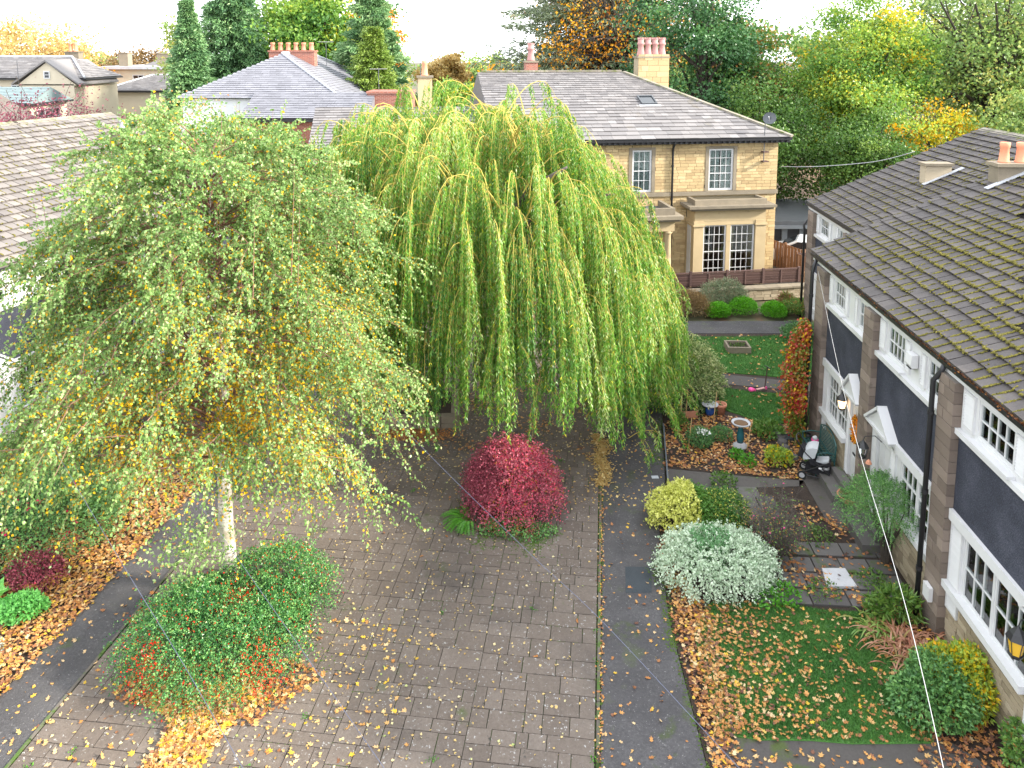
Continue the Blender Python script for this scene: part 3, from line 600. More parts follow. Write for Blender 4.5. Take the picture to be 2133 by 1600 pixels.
def roofmoss(parent, x0, x1, n, T, c, s_, dens, dz=0, mat=None, emin=.0):
    """moss cushions sitting on the tile edges"""
    k = rng.integers(1, int(T/.345), n); t = k*.345-.04+rng.normal(0, .016, n); x = rng.uniform(x0, x1, n)
    cl_ = np.clip(.55+.9*np.sin(x*1.7+t*2.1)*np.sin(t*1.3+x*.6)+.5*np.sin(x*5.3+k*1.7), .04, 1.4); keep = np.array([dens(a, b) for a, b in zip(x, t)])*cl_ > rng.random(n); x, t = x[keep], t[keep]
    xs = np.round((x-x0)/.15)*.15+x0; x = np.where(rng.random(len(x)) < .3, xs, x)
    rr = rng.uniform(.012, .038, len(x))*rng.uniform(.5, 1.1, len(x)); h_ = np.full(len(x), .088)
    # moss in the side joints of the tiles, in short runs up the slope
    nj = int(n*.55); kj = rng.integers(0, int(T/.345), nj); wj = .3; xj = x0+np.round(rng.uniform(0, x1-x0, nj)/wj)*wj-(kj % 2)*.15; ln_ = rng.uniform(.03, .24, nj); t0_ = kj*.345-.03+rng.choice([0, .1, .2], nj)*rng.random(nj)
    cj = np.clip(.6+.8*np.sin(xj*1.3+kj*.9)*np.sin(kj*.55+xj*.5)+.4*np.sin(xj*4.1), .08, 1.3); kp = (np.array([dens(a, b) for a, b in zip(xj, t0_)])*1.3*cj > rng.random(nj)) & (xj > x0) & (xj < x1)
    xj, t0_, ln_ = xj[kp], t0_[kp], ln_[kp]; q_ = np.linspace(0, 1, 6)[None]; tj = (t0_[:, None]+ln_[:, None]*q_).ravel(); xj = (xj[:, None]+rng.normal(0, .008, (len(t0_), 6))).ravel()
    tj = np.minimum(tj, T-.05); x = np.concatenate([x, xj]); rr = np.concatenate([rr, rng.uniform(.012, .026, len(xj))]); h_ = np.concatenate([h_, .098-.040*(((tj+.04) % .345)/.345)]); t = np.concatenate([t, tj])
    Nn = np.array((0, s_, c)); P = np.stack([x, EY+.03-t*c+Nn[1]*h_, EZ+dz-.02+t*s_+Nn[2]*h_], 1)
    props(blobs('moss', P, rr, mat or M.roofmoss, parent, N=Nn, flat=.5), kind='stuff')
def gable(root, x0, x1, dz=0, mat=None):
    Lh = RW+EY
    MB().prism([(-.16, 0), (-.16, EZ+dz-.15), (-RW, EZ+dz+RW*RTAN-.1), (-2*RW+.1, EZ+dz-.15), (-2*RW+.1, 0)], 'x', x0, x1).build('gable_wall', mat or M.whiterender, root)
def rear(root, x0, x1): MB().box(x0, x1, -2*RW-.1, -2*RW+.1, 0, 5.05).build('rear_wall', M.whiterender, root)
def pot(parent, x, y, z, h, r_, mat, crown=False):
    prof = [(r_*1.15, 0), (r_*1.15, h*.06), (r_, h*.1), (r_*.86, h*.72), (r_*.98, h*.76), (r_*.98, h*.86), (r_*1.0, h*.98), (r_*.8, h), (r_*.7, h*.9)]
    if crown: prof = [(r_*1.25, 0), (r_*1.2, h*.08), (r_*.95, h*.35), (r_*.8, h*.62), (r_*1.08, h*.68), (r_*1.1, h*.76), (r_*.85, h*.80), (r_*.95, h*.98), (r_*.75, h)]
    o = MB().lathe(prof, (x, y, z), 14).build('chimney_pot', mat, parent, True)
    if crown:
        mb = MB()
        for i in range(7): a_ = 2*PI*i/7; mb.obox((x+r_*.9*math.cos(a_), y+r_*.9*math.sin(a_), z+h*1.02), ((math.cos(a_), math.sin(a_), 0), (-math.sin(a_), math.cos(a_), 0), (0, 0, 1)), (.02, .05, .05))
        mb.build('crown_rim', mat, o)
    return o
def pipe_(parent, pts, r_=.045, mat=None, name='drainpipe'):
    o = MB().tube(pts, r_, 10).build(name, mat or M.black, parent, True)
    mb = MB(); p, q = Vector(pts[-2]), Vector(pts[-1]); n = max(2, int((p-q).length/1.3))
    for i in range(n): c_ = p.lerp(q, (i+.4)/n); mb.lathe([(r_*1.3, -.04), (r_*1.3, .04)], c_, 8)
    mb.build('bracket', mat or M.black, o); return o

RZ = math.atan2(.99773, .06733)
O = (8.168, 13.931)
lab = {'B': 'terraced house with black corner drainpipe, alarm box and hanging lantern by its door',
       'A': 'terraced house with lit wall lamp, orange door wreath and garden bench below its window',
       'C': 'terraced house cut by the right edge, with amber lantern and leafy shrubs below'}
HS = {}
for k, X, kx in (('B', 0., 1.), ('A', 3.70, .90), ('C', -.60-HW*1.25, 1.25)):
    root = empty('terraced_house', (*O, 0), RZ, label=lab[k], cat='house', group='terraced houses in the right row'); W = rootM(root); HS[k] = (root, W)
    facade(root, W, X, 'B' if k == 'B' else 'A', 90, kx, 2 if k == 'C' else 3); rear(root, X-.6, X+HW*kx)
    pilaster(root, W, X-.60, X-.02 if k != 'A' else 3.68)
    rx0, rx1 = X-.30, X+HW*kx+(.30 if k != 'A' else 1.32)
    if k == 'A': rx0 = X-.30
    rf, c, s_, T = roof(root, W, rx0, rx1, M.tile)
    if k == 'A':
        pilaster(root, W, 6.50, 7.16); gable(root, 7.16, 7.34)
    dens = {'A': lambda x, t: .10+.45*min(1, max(0, (7.2-x)/3.5))*min(1, t/1.2), 'B': lambda x, t: min(.9, .25+.35*t/1.0), 'C': lambda x, t: min(.8, .2+.25*t)}[k]
    roofmoss(rf, rx0, rx1, 9500, T, c, s_, dens)
rA, WA = HS['A']; rB, WB = HS['B']; rC, WC = HS['C']
gable(rC, -4.7, -4.52)
pipe_(rB, [(-.08, EY+.05, 5.2), (-.04, .14, 5.05), (.03, .24, 4.85), (.03, .24, .05)], .05)
pipe_(rA, [(7.38, EY+.04, 5.2), (7.30, .2, 5.0), (7.28, .24, 4.8), (7.28, .24, .05)], .05)
MB().box(-.42, -.18, .17, .25, .62, .90).build('meter_box', M.white, rB)
al = MB().prism([(.02, 4.60), (.14, 4.60), (.17, 4.66), (.15, 4.86), (.02, 4.88)], 'x', 1.15, 1.42).build('alarm_box', M.white, rB)
MB().box(1.19, 1.38, .05, .15, 4.57, 4.598).build('strobe', M.black, al)
# lamp on A, lantern and chime on B, amber lantern on C
def lantern(name, root, x, y, z, s_, glass, hang=False, **k):
    o = empty(name, tuple(rootM(root) @ Vector((x, y, z))), RZ, **k); mb = MB()
    mb.lathe([(.05*s_, .0), (.055*s_, .02*s_), (.03*s_, .03*s_)], (0, 0, -.16*s_), 6).lathe([(.085*s_, .0), (.06*s_, .05*s_), (.02*s_, .09*s_), (.01, .11*s_)], (0, 0, 0), 6)
    for i in range(6): a_ = PI*i/3; mb.tube([(.05*s_*math.cos(a_), .05*s_*math.sin(a_), -.14*s_), (.075*s_*math.cos(a_), .075*s_*math.sin(a_), 0)], .006, 4)
    mb.build('lantern_frame', M.black, o); MB().lathe([(.042*s_, -.135*s_), (.066*s_, -.005)], (0, 0, 0), 6).build('lantern_glass', glass, o)
    b_ = MB().tube([(0, 0, .10*s_), (0, -.03, .16*s_), (0, -y*.6, .17*s_), (0, -y+.01, .08*s_)], .010, 6); b_.build('bracket', M.black, o); return o
lantern('wall_lantern', rA, 4.62, .20, 2.32, 1.6, M.lit, label='lit black wall lamp beside the far white door', cat='wall lamp')
lantern('wall_lantern', rB, 2.62, .42, 2.12, 1.6, M.glass, label='unlit black hanging lantern by the middle white door', cat='wall lamp')
lantern('wall_lantern', rC, -3.2, .28, 2.15, 1.9, M.amber, label='black wall lantern with amber glass at right edge', cat='wall lamp')
wc = empty('wind_chime', tuple(WB @ Vector((2.3, .40, 1.95))), RZ, label='copper bell wind chime hanging before the middle white door', cat='wind chime')
MB().lathe([(.07, -.05), (.05, .0), (.01, .05)], (0, 0, 0), 10).build('bell', M.terracotta, wc); MB().tube([(0, 0, .2), (0, 0, -.75)], .004, 4).build('string', M.black, wc)
MB().obox((0, 0, -.7), ((1, 0, 0), (0, 1, 0), (0, 0, 1)), (.02, .02, .12)).build('clapper', M.black, wc)
wr = empty('door_wreath', tuple(WA @ Vector((3.98, .06, 1.85))), RZ, label='orange autumn wreath hanging on the far white door', cat='wreath')
P = []; 
for i in range(420): a_ = random.random()*2*PI; P.append((.13*math.cos(a_)+random.gauss(0, .03), random.gauss(.03, .02), .30*math.sin(a_)+random.gauss(0, .03)))
leaves('leaves', np.array(P), rdir(420), .06, .035, rng.random(420), M.l_orange, wr)
MB().tube([(.13*math.cos(i*PI/8), .02, .30*math.sin(i*PI/8)) for i in range(17)], .03, 6).build('ring', M.orange, wr)
# roof furniture on the right row
def chimney(root, x0, x1, y0, y1, z0, z1, mat, pots, potmat, cap=M.sanddark, crown=False, ph=.5, pr=.12, flash=True, name='chimney', stones=False, sidey=None):
    c = MB().box(x0, x1, y0, y1, z0, z1-.09).build(name, mat, root)
    MB().box(x0-.06, x1+.06, y0-.06, y1+.06, z1-.09, z1).build('chimney_cap', cap, c)
    for (px, py) in pots: pot(c, px, py, z1, ph, pr, potmat, crown)
    return c
def zroof(y): return EZ+(EY-y)*RTAN
ch = chimney(rA, 7.0, 7.5, -5.45, -4.4, 7.0, 8.0, M.sanddark, [(7.25, -4.65), (7.25, -5.08)], M.orangepot, ph=.55, pr=.13)
mb = MB(); 
for i in range(9): y_ = -5.7+i*.19; mb.obox((6.94, y_, zroof(y_)+.10), ((1, 0, 0), (0, .9, -.41), (0, .41, .9)), (.10, .12, .012))
mb.build('lead_flashing', M.lead, rA)

# far block of the right row, set back
O2 = (12.25, 31.27)
for j, (x0, x1, lb) in enumerate([(-5.2, .25, 'far block of the right row with square pale chimney and mossy roof'), (-10.9, -5.2, 'far block house joined to the near row, mossy roof behind twin orange chimney pots')]):
    root = empty('terraced_house', (*O2, -.5), RZ, label=lb, cat='house', group='terraced houses in the right row'); W = rootM(root)
    if j == 0:
        facade(root, W, -4.1, 'A', 60, 1.08); pilaster(root, W, -.74, -.06); pilaster(root, W, -4.75, -4.12); gable(root, -.06, .02); rear(root, -5.2, 0)
        pipe_(root, [(.12, EY+.02, 4.6), (.02, .28, 4.4), (.0, .24, 4.2), (0, .24, .05)], .05)
    else:
        facade(root, W, -8.6, 'B', 60, 1.2); pilaster(root, W, -9.2, -8.62); rear(root, -10.9, -5.2); gable(root, -10.9, -10.78)
    rf, c, s_, T = roof(root, W, x0, x1, M.tile)
    roofmoss(rf, x0, x1, 4200, T, c, s_, (lambda x, t: .06+.3*min(1, -x/5)) if j == 0 else (lambda x, t: .5))
    if j == 0:
        ch = chimney(root, -3.42, -2.97, -3.75, -2.85, 6.2, 7.48, M.rubble, [], None)
        mb = MB()
        for i in range(7): y_ = -4.0+i*.19; mb.obox((-3.48, y_, zroof(y_)+.10), ((1, 0, 0), (0, .9, -.41), (0, .41, .9)), (.10, .12, .012))
        mb.build('lead_flashing', M.lead, root)
# left terrace
RZL = math.atan2(-.951, -.3098); OL = (-13.788, 19.74)
lbl = ['terraced house at left edge with white shuttered window above pale stone walling', 'terraced house behind the birch crown in the left row', 'farthest terraced house of the left row, pale tiled roof above the birch', 'terraced house beyond the left edge of the picture']
for j, X in enumerate((-2.35, -6.08, -9.81, 1.38)):
    root = empty('terraced_house', (*OL, 0), RZL, label=lbl[j], cat='house', group='terraced houses in the left row'); W = rootM(root)
    facade(root, W, X, 'B' if j != 1 else 'A', 70); pilaster(root, W, X-.60, X-.02); rear(root, X-.6, X+HW)
    rx0, rx1 = X-.31, X+HW+.31
    if j == 2: rx0 = X-1.25; gable(root, X-.72, X-.6)
    if j == 3: gable(root, X+HW, X+HW+.15)
    rf, c, s_, T = roof(root, W, rx0, rx1, M.tile_left)
    roofmoss(rf, rx0, rx1, 900, T, c, s_, lambda x, t: .4)
    if j == 2:
        chimney(root, X+.1, X+.9, -4.6, -4.1, 6.3, 7.95, M.block, [(X+.5, -4.35)], M.pot_grey, ph=.4, pr=.1)
# ------------------------------------------------------------------ the Victorian stone house
SX = (-.990, -.139); RS = math.atan2(SX[1], SX[0])
sh_ = empty('stone_house', (12.6, 36.6, 0), RS, label='large sandstone house with grey stone-slate roof, pillared porch and bay window', cat='house'); WS = rootM(sh_)
wins = [(2.20, 3.42, 4.46, 6.44, 4, 5), (6.18, 7.12, 4.46, 6.44, 3, 4), (10.0, 11.0, 4.46, 6.44, 3, 4)]
holes = [(a-.16, b+.16, c-.1, d+.12) for a, b, c, d, _, _ in wins]+[(.95, 4.45, .0, 4.2), (6.4, 8.0, 0, 3.1), (9.2, 11.2, .7, 3.2)]
W1 = MB(); W1.box(0, 13.5, -.32, -.05, 0, 6.7)
# wall core split round the openings
core = MB()
def core_rects(x0, x1, z0, z1, hs):
    xs = sorted({x0, x1, *[v for h in hs for v in h[:2]]}); out = []
    for a, b in zip(xs[:-1], xs[1:]):
        zz = [(z0, z1)]
        for h in hs:
            if h[0] <= a+1e-6 and h[1] >= b-1e-6:
                zz = [q for p in zz for q in ((p[0], min(p[1], h[2])), (max(p[0], h[3]), p[1])) if q[1]-q[0] > 1e-3]
        out += [(a, b, *p) for p in zz]
    return out
for a, b, c, d in core_rects(0, 13.5, 0, 6.7, [(a, b, c, d) for a, b, c, d, _, _ in wins]+[(1.3, 4.1, .4, 3.2), (6.6, 7.8, .3, 2.9)]): core.box(a, b, -.32, -.05, c, d)
wall = core.build('wall', M.mortar, sh_)
masonry(wall, WS, 'sandstone_block', M.sand, 0, 13.5, 0, 4.24, 0, .145, (.26, .56), holes=holes, limit=110)
masonry(wall, WS, 'sandstone_block', M.sand, 0, 13.5, 4.44, 6.68, 0, .145, (.26, .56), holes=holes, limit=190)
MB().box(0, .3, -13.8, -.32, 0, 6.7).build('side_wall', M.sand, sh_)
MB().box(0, 13.5, -14.1, -13.8, 0, 6.7).build('rear_wall', M.sand, sh_); MB().box(13.2, 13.5, -13.8, -.32, 0, 6.7).build('side_wall', M.sand, sh_)
MB().box(.3, 13.2, -3.6, -3.5, 0, 6.7).box(.3, 13.2, -3.5, -.33, 3.6, 3.8).build('inner_wall', M.interior, sh_)
MB().box(-.04, 13.5, -.3, .09, 4.25, 4.43).build('string_course', M.sanddark, sh_)
for a, b, c, d, nc, nr in wins:
    f = MB().box(a-.16, a, -.2, .035, c-.02, d+.12).box(b, b+.16, -.2, .035, c-.02, d+.12).box(a, b, -.2, .035, d, d+.12).build('window_surround', M.sanddark if a > 0 else M.sand, sh_)
    win_glazed(sh_, a, b, c, d, nc, nr, y=-.03, fw=.09, cp=.49 if a > 3 else .46, trans=2)
# black dentilled cornice gutter
gm = MB().box(-.42, 13.5, .0, .34, 6.72, 6.80).box(-.46, 13.5, .34, .46, 6.84, 6.98).box(-.40, 13.5, .0, .30, 6.80, 6.98)
gq = gm.build('eaves_gutter', M.black, sh_); mb = MB()
for i in range(52): mb.box(-.3+i*.26, -.2+i*.26, .301, .42, 6.74, 6.835)
props(mb.build('gutter_brackets', M.black, gq), kind='stuff')
MB().box(-.42, 0, -14.3, 0, 6.72, 6.98).build('side_gutter', M.black, sh_)
pipe_(sh_, [(5.2, .36, 6.8), (5.2, .10, 6.5), (5.2, .08, 6.3), (5.2, .08, .1)], .05)
# roof
T1 = math.hypot(7.4, 2.85); c1, s1 = 7.4/T1, 2.85/T1; hx = 6.1
rb = MB(); zE, zR = 6.97, 9.82
rb.add([(-.4, .4, zE), (13.6, .4, zE), (13.6, -7., zR), (hx-.35, -7., zR), (-.4, -14.4, zE), (13.6, -14.4, zE)], [(0, 1, 2, 3), (0, 3, 4), (3, 2, 5, 4), (1, 5, 2), (0, 4, 5, 1)])
rf = rb.build('roof', M.slate, sh_)
cover(rf, WS, 'roof_slate', M.slate, (-.4, .44, zE), (1, 0, 0), (0, -c1, s1), T1, lambda t: t*hx/T1, lambda t: 14.0, lambda t: .42-.026*t, lambda t: (.34-.01*t, .75-.045*t), th=.022, limit=300)
cover(rf, WS, 'side_slates', M.slate, (-.4, -14.4, zE), (0, 1, 0), (.906, 0, .423), 6.7, lambda t: t*1.09, lambda t: 14.8-t*1.09, .3, (.4, .7), th=.022, limit=0)
rt = Pieces(); A0, A1 = Vector((-.42, .44, zE+.07)), Vector((hx-.35, -7., zR+.07)); Ld = (A1-A0).length; u_ = (A1-A0).normalized()
for i in range(int(Ld/.45)): rt.add(A0+u_*(i*.45+.2), (u_, Vector((u_.y, -u_.x, 0)).normalized(), u_.cross(Vector((u_.y, -u_.x, 0)).normalized())), (.44, .28, .10))
for i in range(17): rt.add((hx-.35+.45*i+.2, -7., zR+.07), ((1, 0, 0), (0, 1, 0), (0, 0, 1)), (.44, .30, .10))
rt.build('ridge_stone', M.ridge, rf, WS, 60)
sk = MB(); zo = lambda y: zE+(.4-y)*2.85/7.4
def sl(x, y, up): return (x, y+.36*up, zo(y)+.93*up)
for (xa, xb, ya, yb) in ((5.0, 5.06, -2.95, -3.85), (5.74, 5.80, -2.95, -3.85), (5.06, 5.74, -2.95, -3.02), (5.06, 5.74, -3.78, -3.85)):
    sk.add([sl(xa, ya, .04), sl(xb, ya, .04), sl(xb, yb, .04), sl(xa, yb, .04), sl(xa, ya, .16), sl(xb, ya, .16), sl(xb, yb, .16), sl(xa, yb, .16)], [(0, 3, 2, 1), (4, 5, 6, 7), (0, 1, 5, 4), (1, 2, 6, 5), (2, 3, 7, 6), (3, 0, 4, 7)])
skl = sk.build('skylight', M.darkgrey, rf); MB().add([sl(5.06, -3.02, .11), sl(5.74, -3.02, .11), sl(5.74, -3.78, .11), sl(5.06, -3.78, .11)], [(0, 1, 2, 3)]).build('pane', M.darkglass, skl)
MB().add([sl(4.85, -2.75, .075), sl(5.95, -2.75, .075), sl(5.95, -2.93, .085), sl(4.85, -2.93, .085)], [(0, 1, 2, 3)]).build('lead_flashing', M.lead, skl)
chimney(sh_, 3.05, 4.75, -7.9, -7.0, 7.8, 10.68, M.mortar, [(3.3+i*.40, -7.45) for i in range(4)], M.pinkpot, crown=True, ph=.95, pr=.19)
chimney(sh_, 9.9, 10.6, -10.2, -9.5, 8.0, 10.4, M.brick, [(10.25, -9.85)], M.pinkpot, crown=True, ph=.95, pr=.19, cap=M.sanddark)
pcz = Pieces(); r = random.Random(9); z = 8.0
while z < 10.5:
    x = 3.04; h_ = .31
    while x < 4.74: l_ = min(r.uniform(.4, .7), 4.77-x); pcz.add((x+l_/2, -6.99, z+h_/2), ((1, 0, 0), (0, 1, 0), (0, 0, 1)), (l_-.015, .06, h_-.015)); pcz.add((3.04, -7.45, z+h_/2), ((0, 1, 0), (-1, 0, 0), (0, 0, 1)), (.9, .05, h_-.015)) if x < 3.1 else None; x += l_
    z += h_
pcz.build('chimney_block', M.sand, sh_, WS, 60)
# bay window
by = 1.05; b_ = MB()
for x0_, x1_ in ((.95, 1.46), (3.99, 4.45)): b_.box(x0_, x1_, .0, by, .15, 3.22)
b_.box(2.66, 2.86, .75, by-.05, .15, 3.05).box(1.46, 3.99, .6, by-.04, .15, .48).box(1.46, 3.99, .6, by-.04, 3.02, 3.22)
bay = b_.build('bay_window', M.sandsmooth, sh_)
MB().box(.98, 4.42, .02, by-.03, 3.22, 3.75).build('frieze', M.sandsmooth, bay)
MB().box(.90, 1.50, .02, by+.05, 2.98, 3.06).box(3.94, 4.50, .02, by+.05, 2.98, 3.06).build('capital', M.sandsmooth, bay)
MB().box(.72, 4.68, .10, by+.22, 3.75, 3.86).box(.62, 4.80, .10, by+.34, 3.86, 3.98).build('cornice', M.sanddark, bay)
MB().box(.98, 4.45, by-.12, by+.05, 3.98, 4.22).box(.98, 1.12, .1, by-.12, 3.98, 4.22).box(4.31, 4.45, .1, by-.12, 3.98, 4.22).build('parapet', M.sanddark, bay)
MB().box(1.12, 4.31, .1, by-.12, 3.98, 4.03).build('bay_roof', M.darkgrey, bay)
win_glazed(sh_, 1.48, 2.66, .5, 3.02, 4, 6, y=by-.10, fw=.07, curtain='tancurtain', cp=.13, trans=3)
win_glazed(sh_, 2.86, 3.97, .5, 3.02, 4, 6, y=by-.10, fw=.07, curtain='tancurtain', cp=.1, trans=3)
MB().box(4.455, 4.47, .25, .72, .5, 2.95).build('side_window', M.white, sh_)
lm = empty('table_lamp', tuple(WS @ Vector((2.35, .0, 1.5))), 0, label='small lit orange lamp seen through the right bay window', cat='lamp')
MB().lathe([(.12, 0), (.07, .18)], (0, 0, 0), 12).build('lamp_shade', M.lit, lm); MB().lathe([(.05, -.3), (.02, -.2), (.02, 0)], (0, 0, 0), 8).build('lamp_base', M.darkgrey, lm)
# porch
po = MB().box(5.72, 8.9, .0, 2.0, 3.05, 3.62).build('porch', M.sandsmooth, sh_)
MB().box(5.42, 9.2, .0, 2.3, 3.62, 3.78).box(5.52, 9.1, .0, 2.2, 3.52, 3.62).build('cornice', M.sanddark, po)
MB().box(5.72, 8.9, 1.85, 2.02, 3.78, 4.08).box(5.72, 5.88, .1, 1.85, 3.78, 4.08).box(8.74, 8.9, .1, 1.85, 3.78, 4.08).build('parapet', M.sanddark, po)
MB().box(5.88, 8.74, .1, 1.85, 3.78, 3.82).build('porch_roof', M.darkgrey, po)
for x_ in (5.97, 8.65):
    MB().lathe([(.24, 0), (.24, .12), (.18, .18), (.185, 1.2), (.155, 2.55), (.19, 2.6), (.22, 2.66), (.22, 2.74)], (x_, 1.78, .3), 20).build('column', M.sandsmooth, po, True)
MB().box(5.6, 9.0, .0, 2.3, 0, .3).build('porch_step', M.sanddark, po); MB().box(6.6, 7.8, -.12, -.06, .3, 2.9).build('door', M.darkgrey, sh_)
# dish, aerial and cable
dsh = empty('satellite_dish', tuple(WS @ Vector((.85, .3, 6.3))), RS, label='grey satellite dish on a tall pole at the stone house corner', cat='satellite dish')
MB().tube([(0, 0, -.5), (0, 0, 1.55)], .022, 8).build('pole', M.darkgrey, dsh)
dm = MB(); rings = [(.02, 0), (.13, .02), (.24, .055), (.30, .09)]
V = []; n = 20; ax = Vector((.5, .75, .42)).normalized(); a1 = ax.orthogonal().normalized(); a2 = ax.cross(a1)
for rr, dd in rings:
    for j in range(n): V.append(Vector((-.16, .12, 1.55))+ax*dd+(a1*math.cos(2*PI*j/n)+a2*math.sin(2*PI*j/n))*rr)
dm.add(V, [(i*n+j, i*n+(j+1) % n, (i+1)*n+(j+1) % n, (i+1)*n+j) for i in range(3) for j in range(n)]+[tuple(range(n))]); dm.build('dish', M.darkgrey, dsh, True)
MB().tube([Vector((-.16, .12, 1.32)), Vector((-.16, .12, 1.45))+ax*.36], .012, 6).tube([Vector((-.16, .12, 1.45))+ax*.34, Vector((-.16, .12, 1.5))+ax*.42], .03, 8).build('receiver_arm', M.pot_grey, dsh)
MB().box(-.25, .02, -.26, .03, -.05, 0).box(-.25, .02, -.26, .03, -.5, -.45).build('wall_bracket', M.brownwood, dsh)
# annexe of the stone house
an = empty('stone_annexe', (12.6, 36.6, 0), RS, label='lower slate-roofed wing behind the willow with single-pot stone chimney', cat='house'); WA2 = rootM(an)
MB().prism([(0, 0), (0, 6.2), (-4.6, 8.1), (-9.2, 6.2), (-9.2, 0)], 'x', 13.6, 21.5).build('wall', M.sand, an)
T2 = math.hypot(5.0, 2.07); r2 = MB().prism([(.35, 6.1), (-4.6, 8.17), (-9.5, 6.1), (-9.5, 6.0), (-4.6, 8.05), (.35, 6.0)], 'x', 13.7, 21.8).build('roof', M.slate, an)
cover(r2, WA2, 'roof_slate', M.slate, (13.7, .37, 6.12), (1, 0, 0), (0, -5/T2, 2.07/T2), T2, lambda t: 0, lambda t: 8.1, .27, (.35, .6), th=.022, limit=150)
chimney(an, 16.1, 16.8, -4.9, -4.3, 7.6, 9.75, M.sandsmooth, [(16.45, -4.6)], M.orangepot, ph=.75, pr=.15)
# ------------------------------------------------------------------ background houses
def simple_win(root, x0, x1, y, z0, z1, ax='y', nc=2, nr=2):
    """small window standing on a wall facing -y (ax='y') or +x (ax='x')"""
    f = MB(); p = MB(); fw = .07
    def bx(mb, a0, a1, d0, d1, c0, c1):
        if ax == 'y': mb.box(a0, a1, y-d1, y-d0, c0, c1)
        else: mb.box(y+d0, y+d1, a0, a1, c0, c1)
    bx(f, x0, x1, .005, .07, z0, z0+fw); bx(f, x0, x1, .005, .07, z1-fw, z1); bx(f, x0, x0+fw, .005, .07, z0+fw, z1-fw); bx(f, x1-fw, x1, .005, .07, z0+fw, z1-fw)
    for i in range(1, nc): c_ = x0+(x1-x0)*i/nc; bx(f, c_-.02, c_+.02, .01, .06, z0+fw, z1-fw)
    for i in range(1, nr): c_ = z0+(z1-z0)*i/nr; bx(f, x0+fw, x1-fw, .012, .055, c_-.02, c_+.02)
    w_ = f.build('window', M.white, root); bx(p, x0+fw, x1-fw, .004, .02, z0+fw, z1-fw); p.build('pane', M.darkglass, w_)
def hipped(name, label, loc, x0, x1, y0, y1, ze, zr, run, wmat, rmat, rz=0, gab=False, ov=.3, expo=.25, group=None):
    """house with its ridge along x; gab: gables instead of hips"""
    o = empty(name, loc, rz, label=label, cat='house', group=group); ym = (y0+y1)/2; W = rootM(o)
    MB().box(x0, x1, y0, y1, 0, ze).build('wall', wmat, o)
    a = 0 if gab else run; X0, X1, Y0, Y1 = x0-ov, x1+ov, y0-ov, y1+ov
    V = [(X0, Y0, ze), (X1, Y0, ze), (X1, Y1, ze), (X0, Y1, ze), (X0+a, ym, zr), (X1-a, ym, zr)]
    rf = MB().add(V, [(0, 1, 5, 4), (1, 2, 5), (2, 3, 4, 5), (3, 0, 4), (3, 2, 1, 0)]).build('roof', rmat, o)
    h = (Y1-Y0)/2; T_ = math.hypot(h, zr-ze); c_, s__ = h/T_, (zr-ze)/T_
    cover(rf, W, 'roof_slates', rmat, (X0, Y0, ze+.02), (1, 0, 0), (0, c_, s__), T_, lambda t: a*t/T_, lambda t: X1-X0-a*t/T_, expo, (.3, .55), th=.02, limit=0)
    if a:
        T3 = math.hypot(a, zr-ze)
        cover(rf, W, 'roof_slates', rmat, (X0, Y0, ze+.02), (0, 1, 0), (a/T3, 0, (zr-ze)/T3), T3, lambda t: h*t/T3, lambda t: 2*h-h*t/T3, expo, (.3, .55), th=.02, limit=0)
        cover(rf, W, 'roof_slates', rmat, (X1, Y0, ze+.02), (0, 1, 0), (-a/T3, 0, (zr-ze)/T3), T3, lambda t: h*t/T3, lambda t: 2*h-h*t/T3, expo, (.3, .55), th=.02, limit=0)
        mb = MB()
        for (p, q) in ((V[0], V[4]), (V[1], V[5])): mb.tube([Vector(p)+Vector((0, 0, .06)), Vector(q)+Vector((0, 0, .08))], .09, 6)
        mb.tube([Vector(V[4])+Vector((0, 0, .08)), Vector(V[5])+Vector((0, 0, .08))], .09, 6); props(mb.build('ridge', M.lead, rf), kind='stuff')
    MB().box(X0, X1, Y0-.1, Y0, ze-.14, ze-.01).box(X1, X1+.1, Y0, Y1, ze-.14, ze-.01).build('gutter', M.black, rf)
    return o, rf
# brick house with the hipped slate roof: ridge runs away from the camera (local x = +Y)
bh, brf = hipped('brick_house', 'red brick and white house with hipped slate roof and six-pot chimney', (-14.3, 44.2, 0), 0, 16, -4.4, 4.4, 8.3, 10.75, 5.0, M.whiterender, M.slate_blue, rz=PI/2)
bc_ = chimney(bh, 6.2, 7.0, -1.6, 1.3, 9.2, 11.0, M.brick, [(6.6, -1.35+i*.5) for i in range(6)], M.terracotta, cap=M.brick, ph=.5, pr=.15)
lt = MB().prism([(-3.0, 7.4), (-.0, 8.62), (-.0, 7.2), (-2.8, 7.2)], 'y', -6.6, 0.2).build('outshot_roof', M.slate_blue, bh)
cover(lt, rootM(bh), 'outshot_slates', M.slate_blue, (-3.05, -6.6, 7.42), (0, 1, 0), (.926, 0, .377), 3.2, lambda t: 0, lambda t: 6.8, .22, (.3, .5), th=.02, limit=0)
MB().box(-2.8, 0, -5.0, .2, 0, 7.2).build('outshot_wall', M.brick, bh); MB().box(-3.12, -3.0, -6.6, .2, 7.25, 7.38).build('outshot_gutter', M.black, bh)
MB().box(-.5, 1.6, -8.6, -6.2, 0, 8.6).box(-.56, 1.66, -8.66, -6.14, 8.6, 8.72).build('parapet_block', M.brick, bh)
MB().box(-1.8, 0, 2.2, 4.4, 0, 7.1).build('porch', M.whiterender, bh)
